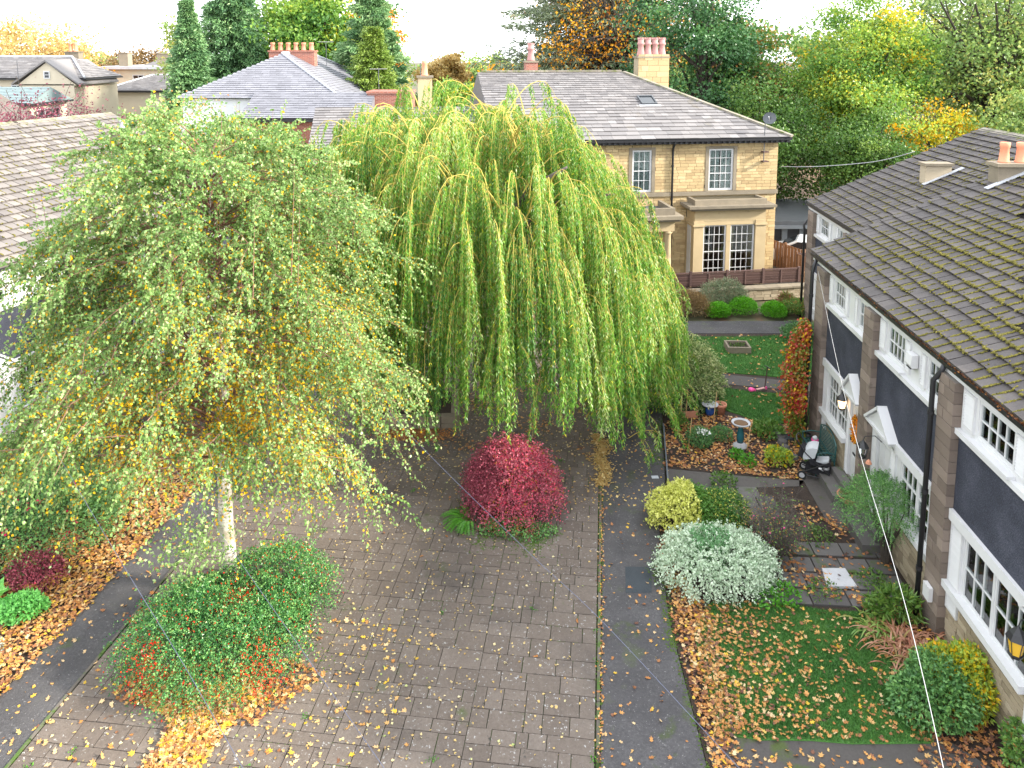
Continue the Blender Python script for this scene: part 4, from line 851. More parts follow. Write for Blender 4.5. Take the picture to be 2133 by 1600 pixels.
def aerial(label, loc, h=1.4):
    o = empty('tv_aerial', loc, .4, label=label, cat='aerial'); MB().tube([(0, 0, 0), (0, 0, h)], .02, 6).build('pole', M.darkgrey, o)
    mb = MB().tube([(-.5, 0, h-.05), (.5, 0, h-.05)], .012, 5)
    for i in range(7): mb.tube([(-.45+i*.15, -.16, h-.05), (-.45+i*.15, .16, h-.05)], .007, 4)
    props(mb.build('antenna', M.pot_grey, o), kind='stuff')
aerial('tv aerial beside the red brick chimney', (-12.2, 51.6, 10.0), 1.6); aerial('tv aerial on the brick parapet block near the willow', (-7.6, 44.6, 8.7), 1.3); aerial('tall tv aerial next to the orange tree gap', (-4.9, 42.0, 7.9), 2.7)
aerial('tv aerial on the far left stone house', (-39.5, 62.6, 7.6), 2.6)
hA, _ = hipped('stone_villa', 'far stone house at left with grey slate roof and small gable', (-44, 64, 0), -6, 8.9, 0, 5.5, 8.75, 10.4, 2.6, M.palestone, M.slate)
g_ = MB().prism([(4.2, 8.2), (9.0, 8.2), (6.7, 10.05)], 'y', -1.2, -.9).box(4.4, 8.8, -1.2, 0, 0, 8.3).build('gable_wing', M.palestone, hA)
MB().prism([(3.9, 8.25), (6.7, 10.1), (9.3, 8.25), (9.3, 8.4), (6.7, 10.25), (3.9, 8.4)], 'y', -1.4, 5).build('gable_roof', M.slate, hA)
simple_win(hA, 6.45, 6.95, -1.2, 8.75, 9.35, nc=1); simple_win(hA, .2, 2.2, 0, 7.0, 8.1); simple_win(hA, 3.0, 3.9, 0, 7.2, 8.2); chimney(hA, 4.6, 5.8, 5.2, 6.0, 9.5, 10.9, M.sanddark, [(4.95, 5.6), (5.4, 5.6)], M.orangepot, ph=.8, pr=.17)
hB, _ = hipped('rendered_cottage', 'small house with green-grey roof behind the purple tree', (-37.4, 54, 0), -3, 3.9, 0, 4.6, 7.35, 8.35, 0, M.palestone, M.roofgreen, gab=True)
MB().prism([(0, 7.3), (4.6, 7.3), (2.3, 8.25)], 'x', 3.75, 3.9).build('gable_end', M.palestone, hB); simple_win(hB, 2.2, 3.7, 0, 5.6, 6.9); simple_win(hB, .8, 3.6, 3.9, 5.6, 6.9, ax='x', nc=3)
hC, _ = hipped('tiled_cottage', 'pale tiled roof peeking behind the left terrace ridge', (-33.5, 44, 0), -6, 2.2, 0, 6.5, 6.6, 8.4, 0, M.palestone, M.tile_left, gab=True)
hD = empty('stone_block_house', (-40, 84, 0), 0, label='flat-roofed sandstone block far away with square chimneys', cat='house')
MB().box(-3.9, 3.3, 0, 12, 0, 9.0).build('wall', M.palestone, hD); MB().box(-4.3, 3.7, -.4, 12.4, 9.0, 9.3).build('roof', M.lead, hD)
MB().add([(-1.5, 4, 9.3), (3.3, 4, 9.3), (3.3, 11, 9.3), (-1.5, 11, 9.3), (1, 7.5, 10.7)], [(0, 1, 4), (1, 2, 4), (2, 3, 4), (3, 0, 4), (3, 2, 1, 0)]).build('roof_hip', M.slate, hD)
chimney(hD, -2.6, -1.6, 1, 2, 9.3, 10.8, M.sanddark, [], None); chimney(hD, 1.1, 2.5, 2, 3, 9.3, 10.7, M.sanddark, [], None); simple_win(hD, -.7, .5, 0, 7.6, 8.4)
hE, _ = hipped('stone_outbuilding', 'lower hip-roofed stone wing with black flue pipe', (-35.5, 74, 0), -3.0, 4.6, 0, 8, 7.2, 8.5, 3.0, M.palestone, M.slate)
MB().tube([(2.9, -.2, 2), (2.9, -.2, 7.4)], .2, 10).build('flue_pipe', M.black, hE)
# ------------------------------------------------------------------ garage, fences, wall, car
ga = empty('garage_block', (15.2, 41, 0), 0, label='low dark garage block behind the brown fences', cat='garage')
MB().box(-3, 6, 0, 6, 0, 1.55).build('wall', M.black, ga); MB().box(-3.3, 6.3, -.3, 6.3, 1.55, 1.72).build('fascia', M.garage, ga); MB().box(-3.2, 6.2, -.2, 6.2, 1.72, 1.95).build('roof', M.darkgrey, ga)
for i in range(9): MB().box(-2.6+i*.95, -2.3+i*.95, -.06, 0, .1, 1.55).build('cladding_panel', M.garage, ga)
sheet('leaf_litter_bank', [(11, 47.5), (34, 47.5), (45, 75), (5, 75), (8, 52)], .05, M.litter, .1)
def car(loc, rz):
    o = empty('parked_car', loc, rz, label='pale silver car parked behind the wooden fence', cat='car')
    b_ = MB(); prof = [(-2.1, .35), (-2.15, .75), (-1.95, .92), (-1.2, 1.0), (-.55, 1.42), (.9, 1.45), (1.75, 1.0), (2.1, .9), (2.15, .5), (2.05, .3)]
    b_.prism([(p[0], p[1]) for p in prof], 'y', -.86, .86); body = b_.build('body', M.carpaint, o)
    bv = body.modifiers.new('b', 'BEVEL'); bv.width = .09; bv.segments = 3
    MB().add([(-1.12, -.7, 1.05), (-1.12, .7, 1.05), (-.62, .62, 1.40), (-.62, -.62, 1.40)], [(0, 1, 2, 3)]).add([(1.0, -.62, 1.43), (1.0, .62, 1.43), (1.66, .7, 1.08), (1.66, -.7, 1.08)], [(0, 1, 2, 3)]).add([(-.5, -.868, 1.36), (.85, -.868, 1.38), (1.45, -.868, 1.03), (-1.0, -.868, 1.03)], [(0, 1, 2, 3)]).add([(-.5, .868, 1.36), (.85, .868, 1.38), (1.45, .868, 1.03), (-1.0, .868, 1.03)], [(3, 2, 1, 0)]).build('car_window', M.darkglass, o)
    for x in (-1.35, 1.35):
        for y in (-.8, .8):
            wl = MB().tube([(x, y-.1, .32), (x, y+.1, .32)], .32, 18).build('wheel', M.tyre, o); MB().tube([(x, y-.105, .32), (x, y+.105, .32)], .19, 10).build('rim', M.pot_grey, wl)
    return o
car((15.6, 38.9, .0), 2.7)
def fence_run(name, label, pts, h, z0, mat, group=None, vertical=False, pan=1.8):
    p, q = Vector((*pts[0], z0)), Vector((*pts[1], z0)); d = q-p; Lf = d.length; o = empty(name, tuple(p), math.atan2(d.y, d.x), label=label, cat='fence', group=group); n = max(1, round(Lf/pan)); w_ = Lf/n
    pm = MB().box(-.05, .05, -.05, .05, 0, h+.08); me = None
    for i in range(n+1):
        if me is None: x = pm.build('post', mat, o); me = x.data
        else: x = link('post', me, o)
        x.location = (i*w_, 0, 0)
    if vertical: bm_ = MB().box(.05, .15, -.02, 0, 0, h)
    else: bm_ = MB().obox(((w_)/2, .0, .055), ((1, 0, 0), (0, .97, .22), (0, -.22, .97)), (w_/2-.05, .010, .068))
    me = None
    for i in range(n):
        if vertical:
            k = int((w_-.1)/.12)
            for j in range(k):
                if me is None: x = bm_.build('fence_board', mat, o); me = x.data
                else: x = link('fence_board', me, o)
                x.location = (i*w_+j*.12, (j % 2)*.02, 0)
        else:
            for j in range(int(h/.115)):
                if me is None: x = bm_.build('fence_board', mat, o); me = x.data
                else: x = link('fence_board', me, o)
                x.location = (i*w_, 0, j*.115)
            x = MB().box(i*w_+w_/2-.03, i*w_+w_/2+.03, -.04, .04, 0, h).box(i*w_+.05, i*w_+w_-.05, -.035, .035, h-.02, h+.03).build('rail', mat, o)
    return o
fence_run('garden_fence', 'low dark brown panel fence on the stone retaining wall', [(6.2, 33.2), (13.0, 34.3)], .62, .60, M.brownwood)
fence_run('garden_fence', 'red-brown boarded fence beside the silver car', [(13.3, 39.5), (14.2, 36.9)], 1.35, .0, M.orangewood, vertical=True)
fence_run('garden_fence', 'short brown boarded fence beside the side yard', [(13.75, 36.6), (14.3, 34.4)], 1.30, .0, M.orangewood, vertical=True)
fence_run('garden_fence', 'short fence return nearest the silver car', [(13.75, 36.6), (15.2, 36.9)], 1.30, .0, M.brownwood, vertical=True)
rw = empty('retaining_wall', (6.0, 32.6, 0), math.atan2(.167, .986), label='low stone retaining wall below the brown fence', cat='wall'); WR = rootM(rw)
MB().box(0, 7.2, .05, .4, 0, .50).build('core', M.mortar_dark, rw)
pc = Pieces(); r = random.Random(3); z = 0
while z < .49:
    x = 0
    while x < 7.2:
        l_ = r.uniform(.22, .5); pc.add((x+l_/2, .03, z+.062), ((1, 0, 0), (0, 1, 0), (0, 0, 1)), (l_-.015, .08*r.uniform(.8, 1.3), .112)); x += l_
    z += .123
pc.build('walling_stone', M.rubble, rw, WR, 120)
pc = Pieces(); x = 0
while x < 7.2: pc.add((x+.3, .16, .54), ((1, 0, 0), (0, 1, 0), (0, 0, 1)), (.59, .46, .08)); x += .6
pc.build('coping_stone', M.sanddark, rw, WR, 30)
# raised stone bed round the willow
wbd = empty('raised_stone_bed', (-2.9, 22.2, 0), .05, label='low mossy stone-edged bed at the foot of the willow', cat='planter'); WW = rootM(wbd)
pc = Pieces()
for z in (.1, .3):
    for (p, q) in (((-1.3, -.6), (1.2, -.6)), ((1.2, -.6), (1.2, 1.2)), ((-1.3, 1.2), (-1.3, -.6)), ((1.2, 1.2), (-1.3, 1.2))):
        d = Vector((q[0]-p[0], q[1]-p[1], 0)); n_ = int(d.length/.5)+1; u_ = d.normalized()
        for i in range(n_): pc.add((p[0]+d.x*(i+.5)/n_, p[1]+d.y*(i+.5)/n_, z), (u_, (u_.y, -u_.x, 0), (0, 0, 1)), (d.length/n_-.02, .25, .19))
pc.build('edging_stone', M.sanddark, wbd, WW, 60); MB().box(-1.2, 1.1, -.5, 1.1, 0, .34).build('soil', M.soil, wbd)
# ------------------------------------------------------------------ plants
def tubes_np(name, Pth, rad, mat, parent=None, k=3, origin=(0, 0, 0)):
    """many thin twigs in one mesh: Pth (N,K,3), rad (N,K)"""
    N, K, _ = Pth.shape; d = np.gradient(Pth, axis=1); d /= np.maximum(np.linalg.norm(d, axis=2, keepdims=True), 1e-9)
    ref = np.array([.31, .95, .05]); a = np.cross(d, ref); a /= np.maximum(np.linalg.norm(a, axis=2, keepdims=True), 1e-9); b = np.cross(d, a)
    V = np.empty((N, K, k, 3))
    for j in range(k):
        t = 2*PI*j/k; V[:, :, j] = Pth+(a*math.cos(t)+b*math.sin(t))*rad[:, :, None]
    V -= np.asarray(origin); i = np.arange(K-1)[:, None]*k; j = np.arange(k)[None]; j2 = (j+1) % k
    q = np.stack([i+j, i+j2, i+k+j2, i+k+j], -1).reshape(-1, 4)
    Fc = (np.arange(N)[:, None, None]*K*k+q[None]).reshape(-1, 4)
    me = fast_mesh(name, V.reshape(-1, 3), Fc, 4); me.materials.append(mat); return link(name, me, parent)
def interp(Pth, t):
    """points at parameters t (N,M) on paths (N,K,3) -> (N,M,3), tangents"""
    N, K, _ = Pth.shape; x = np.clip(t, 0, .9999)*(K-1); i = x.astype(int); f = (x-i)[..., None]; n = np.arange(N)[:, None]
    A, B = Pth[n, i], Pth[n, i+1]; return A*(1-f)+B*f, unit3(B-A)
def unit3(a): return a/np.maximum(np.linalg.norm(a, axis=-1, keepdims=True), 1e-9)
def vec(*a): return np.array(a, float)
Z = vec(0, 0, 1)
# ---- silver birch
bx, byy = -5.76, 14.6
bt = empty('birch_tree', (bx, byy, 0), 0, label='large silver birch with white trunk in the cotoneaster bed, green and yellow leaves', cat='tree')
tp = [(0, 0, 0), (.02, 0, .5), (-.02, .02, 1.6), (.0, .03, 3.0), (.06, .05, 4.6), (.02, .0, 6.0), (-.05, .04, 7.2), (.0, .0, 8.0), (.03, 0, 8.7)]
MB().tube(tp, [.19, .155, .145, .13, .11, .075, .045, .02, .008], 12).build('trunk', M.birchbark, bt, True)
NB = 250; i_ = np.arange(NB); az = i_*2.39996+rng.normal(0, .25, NB); z0 = 2.75+6.1*(i_/NB)**.85+rng.normal(0, .15, NB)
Rr = 4.4*np.sqrt(np.clip(1-((z0-3.4)/6.3)**2, .02, 1))*rng.uniform(.62, 1.06, NB); Rr[:60] *= np.where(rng.random(60) < .25, .5, 1)
rise = np.interp(z0, [2.7, 5, 8, 10], [2.4, 2.6, 1.9, 1.0])*rng.uniform(.8, 1.2, NB); drop = np.interp(z0, [2.7, 5, 7.5, 10], [2.9, 3.0, 1.9, .35])*rng.uniform(.8, 1.15, NB)
yE = byy+Rr*np.sin(az)*.95; flo = np.maximum(2.0, 11.35-.655*yE)+rng.uniform(0, .8, NB); drop = np.minimum(drop, np.maximum(z0+rise-flo, .1))
K = 9; t = np.linspace(0, 1, K)[None]; Rx = (Rr[:, None]*t**.95); wob_ = rng.normal(0, .05, (NB, K))*t; a_ = az[:, None]+wob_
BP = np.stack([bx+Rx*np.cos(a_), byy+Rx*np.sin(a_)*.95, z0[:, None]+rise[:, None]*t-drop[:, None]*t**2.3], -1)
tubes_np('branches', BP, (np.interp(z0, [2.7, 10], [.030, .014])[:, None]*(1-.88*t)), M.twig, bt, 5, (bx, byy, 0))['kind'] = 'stuff'
# upright top shoots
NS = 60; sa = rng.uniform(0, 2*PI, NS); sr = rng.uniform(.1, 3.1, NS); sh = 8.0+rng.uniform(0, 1.1, NS)-.32*sr; tt = np.linspace(0, 1, 6)[None]; sl_ = rng.uniform(1.0, 2.3, NS)
SP = np.stack([bx+(sr*np.cos(sa))[:, None]+(.18*np.cos(sa))[:, None]*tt, byy+(sr*np.sin(sa))[:, None]+0*tt, (sh-.8)[:, None]+sl_[:, None]*tt], -1)
tubes_np('shoots', SP, np.full((NS, 6), .008)*(1.3-tt), M.twig, bt, 3, (bx, byy, 0))['kind'] = 'stuff'
NT = 30; tq = np.clip(rng.beta(2.2, 1.1, (NB, NT)), .12, 1); P0_, T0_ = interp(BP, tq); P0_ = P0_.reshape(-1, 3); T0_ = T0_.reshape(-1, 3); n = len(P0_)
out = np.stack([P0_[:, 0]-bx, P0_[:, 1]-byy, 0*P0_[:, 0]], 1); out = unit(out)
D0 = unit(T0_*.5+rdir(n)*.75+out*.25+Z*.15); lt_ = rng.uniform(.35, 1.0, n)*np.interp(P0_[:, 2], [2, 6, 9], [1.15, 1., .75]); KK = 6; s = np.linspace(0, 1, KK)[None, :, None]
hang = np.interp(P0_[:, 2], [2, 7, 9.5], [.85, .6, .12])
fl2 = np.maximum(1.75, 10.75-.655*P0_[:, 1]); hang = np.minimum(hang, np.maximum((P0_[:, 2]-fl2)/lt_, .02))
TP = P0_[:, None]+D0[:, None]*(lt_[:, None, None]*s)-Z*(lt_*hang)[:, None, None]*s**2; TP[..., 2] = np.maximum(TP[..., 2], 1.75+.5*np.sin(TP[..., 0]*2.7)+.3*np.sin(TP[..., 1]*3.1))
tubes_np('twigs', TP, np.full((n, KK), .0032)*(1.2-s[..., 0]), M.twig, bt, 3, (bx, byy, 0))['kind'] = 'stuff'
NL = 29; ALL = []
for PT, nl in ((TP, NL), (SP, 26)):
    m_ = len(PT); q = np.clip(np.linspace(.06, 1, nl)[None]+rng.normal(0, .02, (m_, nl)), 0, 1); Pp, Tt = interp(PT, q); ALL.append((Pp.reshape(-1, 3), Tt.reshape(-1, 3)))
Pp = np.concatenate([a[0] for a in ALL]); Tt = np.concatenate([a[1] for a in ALL]); n = len(Pp)
rad = np.hypot(Pp[:, 0]-bx, Pp[:, 1]-byy); env = 4.4*np.sqrt(np.clip(1-((Pp[:, 2]-4.6)/5.9)**2, .04, 1)); fr_ = rad/env
cl = np.sin(Pp[:, 0]*1.9+1)*np.sin(Pp[:, 1]*1.7)*np.sin(Pp[:, 2]*1.6+.5)
tone = np.clip(.42+.22*cl+rng.normal(0, .20, n)+.10*(fr_-.7), 0, .81)
py = np.clip((.95-fr_)*1.2, 0, .75)*np.interp(Pp[:, 2], [1, 4.5, 6.5, 8], [.7, .65, .25, .03])*np.clip(.8+cl, .1, 1.5)+.03
tone = np.where(rng.random(n) < py, rng.uniform(.84, 1, n), tone)
Dl = unit(rdir(n)*.8+Tt*.4-Z*.55)
leaves('crown', Pp+rng.normal(0, .012, (n, 3)), Dl, rng.uniform(.044, .070, n), rng.uniform(.037, .054, n), tone, M.l_birch, bt, origin=(bx, byy, 0))
# low spray at the trunk foot
m_ = 900; P = np.stack([rng.normal(-6.15, .42, m_), rng.normal(14.0, .35, m_), rng.normal(1.35, .28, m_)], 1)
leaves('low_spray', P, unit(rdir(m_)*.7-Z*.4), .07, .055, rng.uniform(.3, .8, m_), M.l_birch, bt, origin=(bx, byy, 0))['kind'] = 'stuff'
# ---- weeping willow
wx, wy = -.3, 22.5
wt = empty('willow_tree', (-2.4, 22.6, 0), 0, label='big weeping willow with yellow twigs hanging over the paved drive', cat='tree')
MB().tube([(0, 0, 0), (.05, 0, 1.0), (.35, .1, 2.4), (1.0, .0, 4.0), (1.6, -.1, 5.6), (2.1, 0, 7.2)], [.34, .27, .24, .20, .15, .09], 12).build('trunk', M.bark, wt, True)
for j in range(9):
    a = j*2*PI/9+.3; h0 = 2.6+(j % 3)*.9; e = (2.4+3.1*math.cos(a), 3.0*math.sin(a), 7.0+(j % 2)*1.0)
    q0 = Vector((.35+(h0-2.4)*.4, 0, h0)); q1 = Vector(e); MB().tube([q0, q0.lerp(q1, .35)+Vector((0, 0, .5)), q0.lerp(q1, .7)+Vector((0, 0, .7)), q1], [.13, .10, .07, .035], 8).build('limb', M.greybark, wt, True)
NP = 640; rho = np.sqrt(rng.random(NP)); rho = np.where(rng.random(NP) < .5, np.clip(rho*.35+.65, 0, 1.0), rho); pa = rng.uniform(0, 2*PI, NP)
px = wx+np.where(np.cos(pa) > 0, 4.75, 5.35)*rho*np.cos(pa); py_ = wy+4.7*rho*np.sin(pa)
top = 9.15-.2*(1-rho)-np.where(px < -.3, 2.1, 3.4)*rho**4-1.9*np.clip((px-.8)/3.2, 0, 1)**1.2+.9*np.clip((-px-1.)/3, 0, 1)*rho**3+rng.normal(0, .5, NP); top = top-np.where(rho > .6, rng.uniform(0, 3.4, NP)*(rng.random(NP) < .6), 0)
cz = np.stack([px, py_, top], 1); od = unit(np.stack([np.cos(pa)+rng.normal(0, .35, NP), np.sin(pa)+rng.normal(0, .35, NP), 0*pa], 1))
K = 10; t = np.linspace(0, 1, K)[None, :, None]; La = rng.uniform(1.3, 2.3, NP)[:, None, None]
# arching branch: rises outward, crests at t=.6, then falls
WP = cz[:, None]+od[:, None]*La*(t-.62)*1.15+Z*(-(t-.6)**2*np.where(t < .6, 3.0, 7.5)*La*.55)
tubes_np('branches', WP, (.017*(1.12-t[..., 0]))*np.ones((NP, 1)), M.willowtwig, wt, 5, (-2.4, 22.6, 0))['kind'] = 'stuff'
NSt = 15; q = rng.uniform(.40, 1, (NP, NSt)); S0, _ = interp(WP, q); S0 = S0.reshape(-1, 3); rh = np.repeat(rho, NSt); n = len(S0)
S0 += rng.normal(0, .045, (n, 3))*vec(1, 1, .3)
rc = np.hypot((S0[:, 0]-wx)/5.35, (S0[:, 1]-wy)/4.7)
zend = np.where(rc > .72, 1.15+2.1*rng.random(n)**1.4+np.clip(.9-.45*np.abs(S0[:, 0]-.6), 0, 1)+.9*np.abs(np.sin(S0[:, 0]*2.3+S0[:, 1]*1.1)), 3.4+3*rng.random(n)); Ls = np.clip(S0[:, 2]-zend, .5, None); Ls = np.minimum(Ls, np.where(rc > .72, rng.uniform(1.6, 5.8, n), rng.uniform(1.0, 3.0, n)))
KS = 8; s = np.linspace(0, 1, KS)[None, :, None]; o2 = np.repeat(od, NSt, 0); sway = rng.normal(0, .10, (n, 3))*vec(1, 1, 0)
ST = S0[:, None]+o2[:, None]*(.28*(1-np.exp(-3*s)))-Z*(Ls[:, None, None]*(s*.90+.10*s**2))+sway[:, None]*s*np.minimum(Ls, 3)[:, None, None]*.5
tubes_np('strands', ST, np.full((n, KS), .0038)*(1.15-s[..., 0]), M.willowtwig, wt, 3, (-2.4, 22.6, 0))['kind'] = 'stuff'
cnt = (Ls*32).astype(int)+8; idx = np.repeat(np.arange(n), cnt); qq = rng.random(len(idx)); x = np.clip(qq, 0, .9999)*(KS-1); i0 = x.astype(int); f = (x-i0)[:, None]
Pw = ST[idx, i0]*(1-f)+ST[idx, i0+1]*f; m_ = len(Pw)
sd_ = unit(rdir(m_)*vec(1, 1, .2)); Dw = unit(-Z*.85+sd_*.62+rng.normal(0, .12, (m_, 3)))
cl = np.sin(Pw[:, 0]*2.1)*np.sin(Pw[:, 1]*1.3+1)+.5*np.repeat(rng.normal(0, .5, n), cnt)+np.repeat(np.repeat(rng.normal(0, .85, NP), NSt), cnt)
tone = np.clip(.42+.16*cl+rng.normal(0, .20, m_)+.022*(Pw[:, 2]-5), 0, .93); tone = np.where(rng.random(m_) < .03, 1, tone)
leaves('crown', Pw, Dw, rng.uniform(.08, .135, m_), rng.uniform(.020, .030, m_), tone, M.l_willow, wt, N=unit(rdir(m_)), origin=(-2.4, 22.6, 0))
print('willow leaves', m_)
# ---- generic deciduous tree
def tree(name, label, base, h, R, zc, rz, mat, ncl=90, per=170, ls=.22, lw=.14, tr=.25, bark=None, limbs=26, group='trees behind the houses', flat=.58, tb=.5, hole=0., bare=0, cat='tree', seed=None, acc=0.):
    r = np.random.default_rng(seed if seed is not None else int(abs(base[0])*17+base[1]*3)); o = empty(name, (base[0], base[1], 0), 0, label=label, cat=cat, group=group)
    d = r.normal(size=(ncl, 3)); d /= np.linalg.norm(d, axis=1, keepdims=True); rr = r.random(ncl)**(1/2.6)
    lob = 1+.20*np.sin(d[:, 0]*5+base[0])+.15*np.sin(d[:, 2]*6+d[:, 1]*4)
    C = d*rr[:, None]*lob[:, None]*np.array([R, R, rz])+np.array([0, 0, zc]); C[:, 2] = np.maximum(C[:, 2], zc-rz)
    cr = R*r.uniform(.11, .23, ncl)
    mb = MB(); mb.tube([(0, 0, 0), (.1*R*.3, 0, zc*.35), (0, .1, zc*.75), (.05*R, 0, zc+rz*.45)], [tr, tr*.8, tr*.55, tr*.15], 9)
    order = r.permutation(ncl)[:limbs]
    for j in order:
        h0 = min(C[j, 2]*.8, zc*r.uniform(.35, 1.0)); p0 = Vector((0, 0, h0)); p2 = Vector(C[j]); p1 = p0.lerp(p2, .5)+Vector((r.normal()*.2*R*.3, r.normal()*.2*R*.3, .12*R))
        mb.tube([p0, p0.lerp(p1, .6), p1, p2], [tr*.38, tr*.26, tr*.18, tr*.05], 5)
        for q in range(bare):
            e = p1.lerp(p2, r.random())+Vector(r.normal(size=3))*R*.28; mb.tube([p1.lerp(p2, r.random()*.6), e], [tr*.09, .015], 3)
    mb.build('trunk', bark or M.bark, o, False)
    n = ncl*per; ci = np.repeat(np.arange(ncl), per); P = C[ci]+r.normal(size=(n, 3))*cr[ci][:, None]*np.array([1, 1, flat])
    out = P-np.array([0, 0, zc]); out /= np.linalg.norm(out, axis=1, keepdims=True)
    D = unit(r.normal(size=(n, 3))*.8+out*.4-np.array([0, 0, .35])); ct = r.normal(0, .20, ncl)
    hi = (P[:, 2]-C[ci, 2])/cr[ci]
    tn = np.clip(tb+ct[ci]+r.normal(0, .11, n)+.06*hi, 0, .80 if acc else 1)
    if acc: tn = np.where(r.random(n) < acc*np.clip(.2+3*np.abs(ct[ci]), 0, 3), r.uniform(.83, 1, n), tn)
    tot = np.array([base[0], base[1], 0.])
    global rng
    sv = rng; rng = r
    leaves('crown', P, D, r.uniform(.75, 1.25, n)*ls, r.uniform(.75, 1.25, n)*lw, tn, mat, o); rng = sv
    return o
def conifer(name, label, base, h, R, mat, tiers=26, per=20, ls=.35, lw=.09, droop=.35, zb=1.0, pw=.9, tr=.25, group='trees behind the houses', nl=80, tb=.5, top=None):
    r = np.random.default_rng(int(abs(base[0])*13+base[1])); o = empty(name, (base[0], base[1], 0), 0, label=label, cat='tree', group=group)
    mb = MB(); mb.tube([(0, 0, 0), (0, 0, h*.5), (0, 0, h*.97)], [tr, tr*.6, .03], 8); PP = []; DD = []; TT = []
    for i in range(tiers):
        f = i/tiers; z = zb+(h-zb)*f; L_ = R*(1-f)**pw*r.uniform(.8, 1.1)+.15
        for j in range(per):
            a = r.random()*2*PI; l_ = L_*r.uniform(.6, 1.1); dirn = np.array([math.cos(a), math.sin(a), 0]); zz = z+r.normal()*.25*(h-zb)/tiers
            s_ = r.random(nl)**.7; p = np.outer(s_*l_, dirn)+np.array([0, 0, zz])+np.outer(l_*(.22*s_-droop*s_**2), [0, 0, 1.]); w_ = .10*l_*(1.1-s_)+.06
            p += r.normal(size=(nl, 3))*w_[:, None]*np.array([1.5, 1.5, .55]); PP.append(p); DD.append(dirn+r.normal(size=(nl, 3))*.6+np.array([0, 0, -.25])); TT.append(np.full(nl, tb+r.normal()*.14)+r.normal(size=nl)*.12)
            if j < 5: e = dirn*l_*.9; mb.tube([(0, 0, zz), (e[0]*.5, e[1]*.5, zz+.06*l_), (e[0], e[1], zz+l_*(.2-droop)*.9)], [.05, .035, .012], 4)
    mb.build('trunk', M.bark, o)
    P = np.concatenate(PP); leaves('crown', P, unit(np.concatenate(DD)), ls, lw, np.clip(np.concatenate(TT), 0, 1), mat, o); return o
G_ = 'trees behind the houses'
tree('autumn_tree', 'pale orange and yellow tree behind the far left houses', (-58, 92), 13, 7.5, 9.6, 4.6, M.l_orangepale, 80, 150, .42, .28, .3, bark=M.greybark, tb=.5)
tree('autumn_tree', 'small golden tree between the far stone houses', (-44.5, 80), 10, 2.6, 8.3, 1.9, M.l_orange, 40, 150, .30, .2, .2, tb=.75)
tree('distant_tree', 'bare-topped brown tree on the far left skyline', (-58, 120), 11, 5, 8, 3, M.l_brown, 50, 100, .5, .3, .3, tb=.5)
conifer('cypress_tree', 'dark cypress left of the brick house roof', (-22.6, 55), 14.6, 3.6, M.l_conifer, 36, 20, .30, .12, .30, 1, 1.05, tb=.5)
conifer('cypress_tree', 'tall dark conifer cut by the top edge behind the brick house', (-21.3, 60), 21, 5.4, M.l_conifer, 38, 22, .34, .12, .45, 1, 1.0, tb=.4)
tree('round_shrub_tree', 'rounded green bush between the cypress and the slate hip', (-18.3, 53), 9, 2.0, 7.3, 1.6, M.l_greenrust, 40, 140, .2, .14, .15, tb=.45)
tree('broadleaf_tree', 'broad light green tree rising behind the brick chimney', (-16.6, 66), 19, 5.6, 12.4, 6.2, M.l_yellowgreen, 130, 190, .34, .22, .5, tb=.38, bark=M.bark, limbs=40, bare=2)
tree('broadleaf_tree', 'pale thin-leaved tree edging the sky beside the dark cypress', (-28.3, 70), 14, 2.8, 10.0, 3.8, M.l_olive, 50, 90, .32, .2, .3, tb=.5)
tree('autumn_tree', 'orange beech glimpsed between the light green tree and the cedar', (-13.6, 74), 16, 3.0, 12.0, 3.0, M.l_orange, 40, 120, .34, .22, .3, tb=.5)
conifer('cedar_tree', 'layered blue-green cedar right of the brick chimney', (-10.3, 57), 16.5, 4.3, M.l_conifer, 16, 22, .42, .14, .12, 2, .75, nl=120, tb=.62)
conifer('cypress_tree', 'small yellow-green conifer in front of the layered cedar', (-9.2, 52), 12.6, 3.4, M.l_coniferlight, 34, 22, .28, .09, .0, 1, .8, tb=.5)
tree('autumn_tree', 'round orange tree in the gap left of the cedar branches', (-5.6, 68), 11, 1.9, 8.9, 1.7, M.l_orangepale, 60, 170, .30, .2, .3, tb=.4)
tree('garden_shrub', 'loose green and yellow shrub beside the annexe chimney', (-3.4, 50), 9, 1.8, 7.6, 1.6, M.l_yellowgreen, 45, 130, .2, .12, .12, tb=.45)
tree('garden_shrub', 'mixed green bush by the brick parapet and orange tree', (-6.0, 50), 8.6, 1.7, 7.2, 1.2, M.l_greenrust, 36, 130, .2, .12, .12, tb=.45)
conifer('cedar_tree', 'spreading grey-brown cedar left of the big bare-branched beech', (6.4, 66), 18.5, 9.6, M.l_cedar, 17, 24, .5, .13, .10, 5.5, .42, nl=80, tb=.5)
tree('beech_tree', 'dark-limbed beech with thin orange leaves behind the stone chimney', (8.4, 62), 19, 6.6, 12.8, 5.2, M.l_orange, 120, 42, .26, .18, .55, limbs=80, bare=9, tb=.58, flat=.6)
tree('autumn_tree', 'low golden foliage under the bare-branched beech', (6.5, 74), 11, 6.0, 8.8, 2.2, M.l_orange, 60, 120, .34, .24, .25, tb=.7)
tree('ivy_clad_tree', 'tall dark green ivy-clad tree directly behind the four-pot chimney', (12.6, 52), 19, 3.9, 11.5, 8.6, M.l_dark, 130, 210, .22, .16, .45, tb=.42)
tree('broadleaf_tree', 'green tree with tan leaf patches above the satellite dish', (15.9, 55), 15, 3.6, 8.8, 4.9, M.l_greenrust, 130, 170, .24, .17, .4, tb=.42, acc=.22)
tree('broadleaf_tree', 'deep green undergrowth tree behind the garage', (15.8, 47), 8.5, 3.6, 5.4, 3.6, M.l_mid, 90, 180, .18, .13, .25, tb=.55)
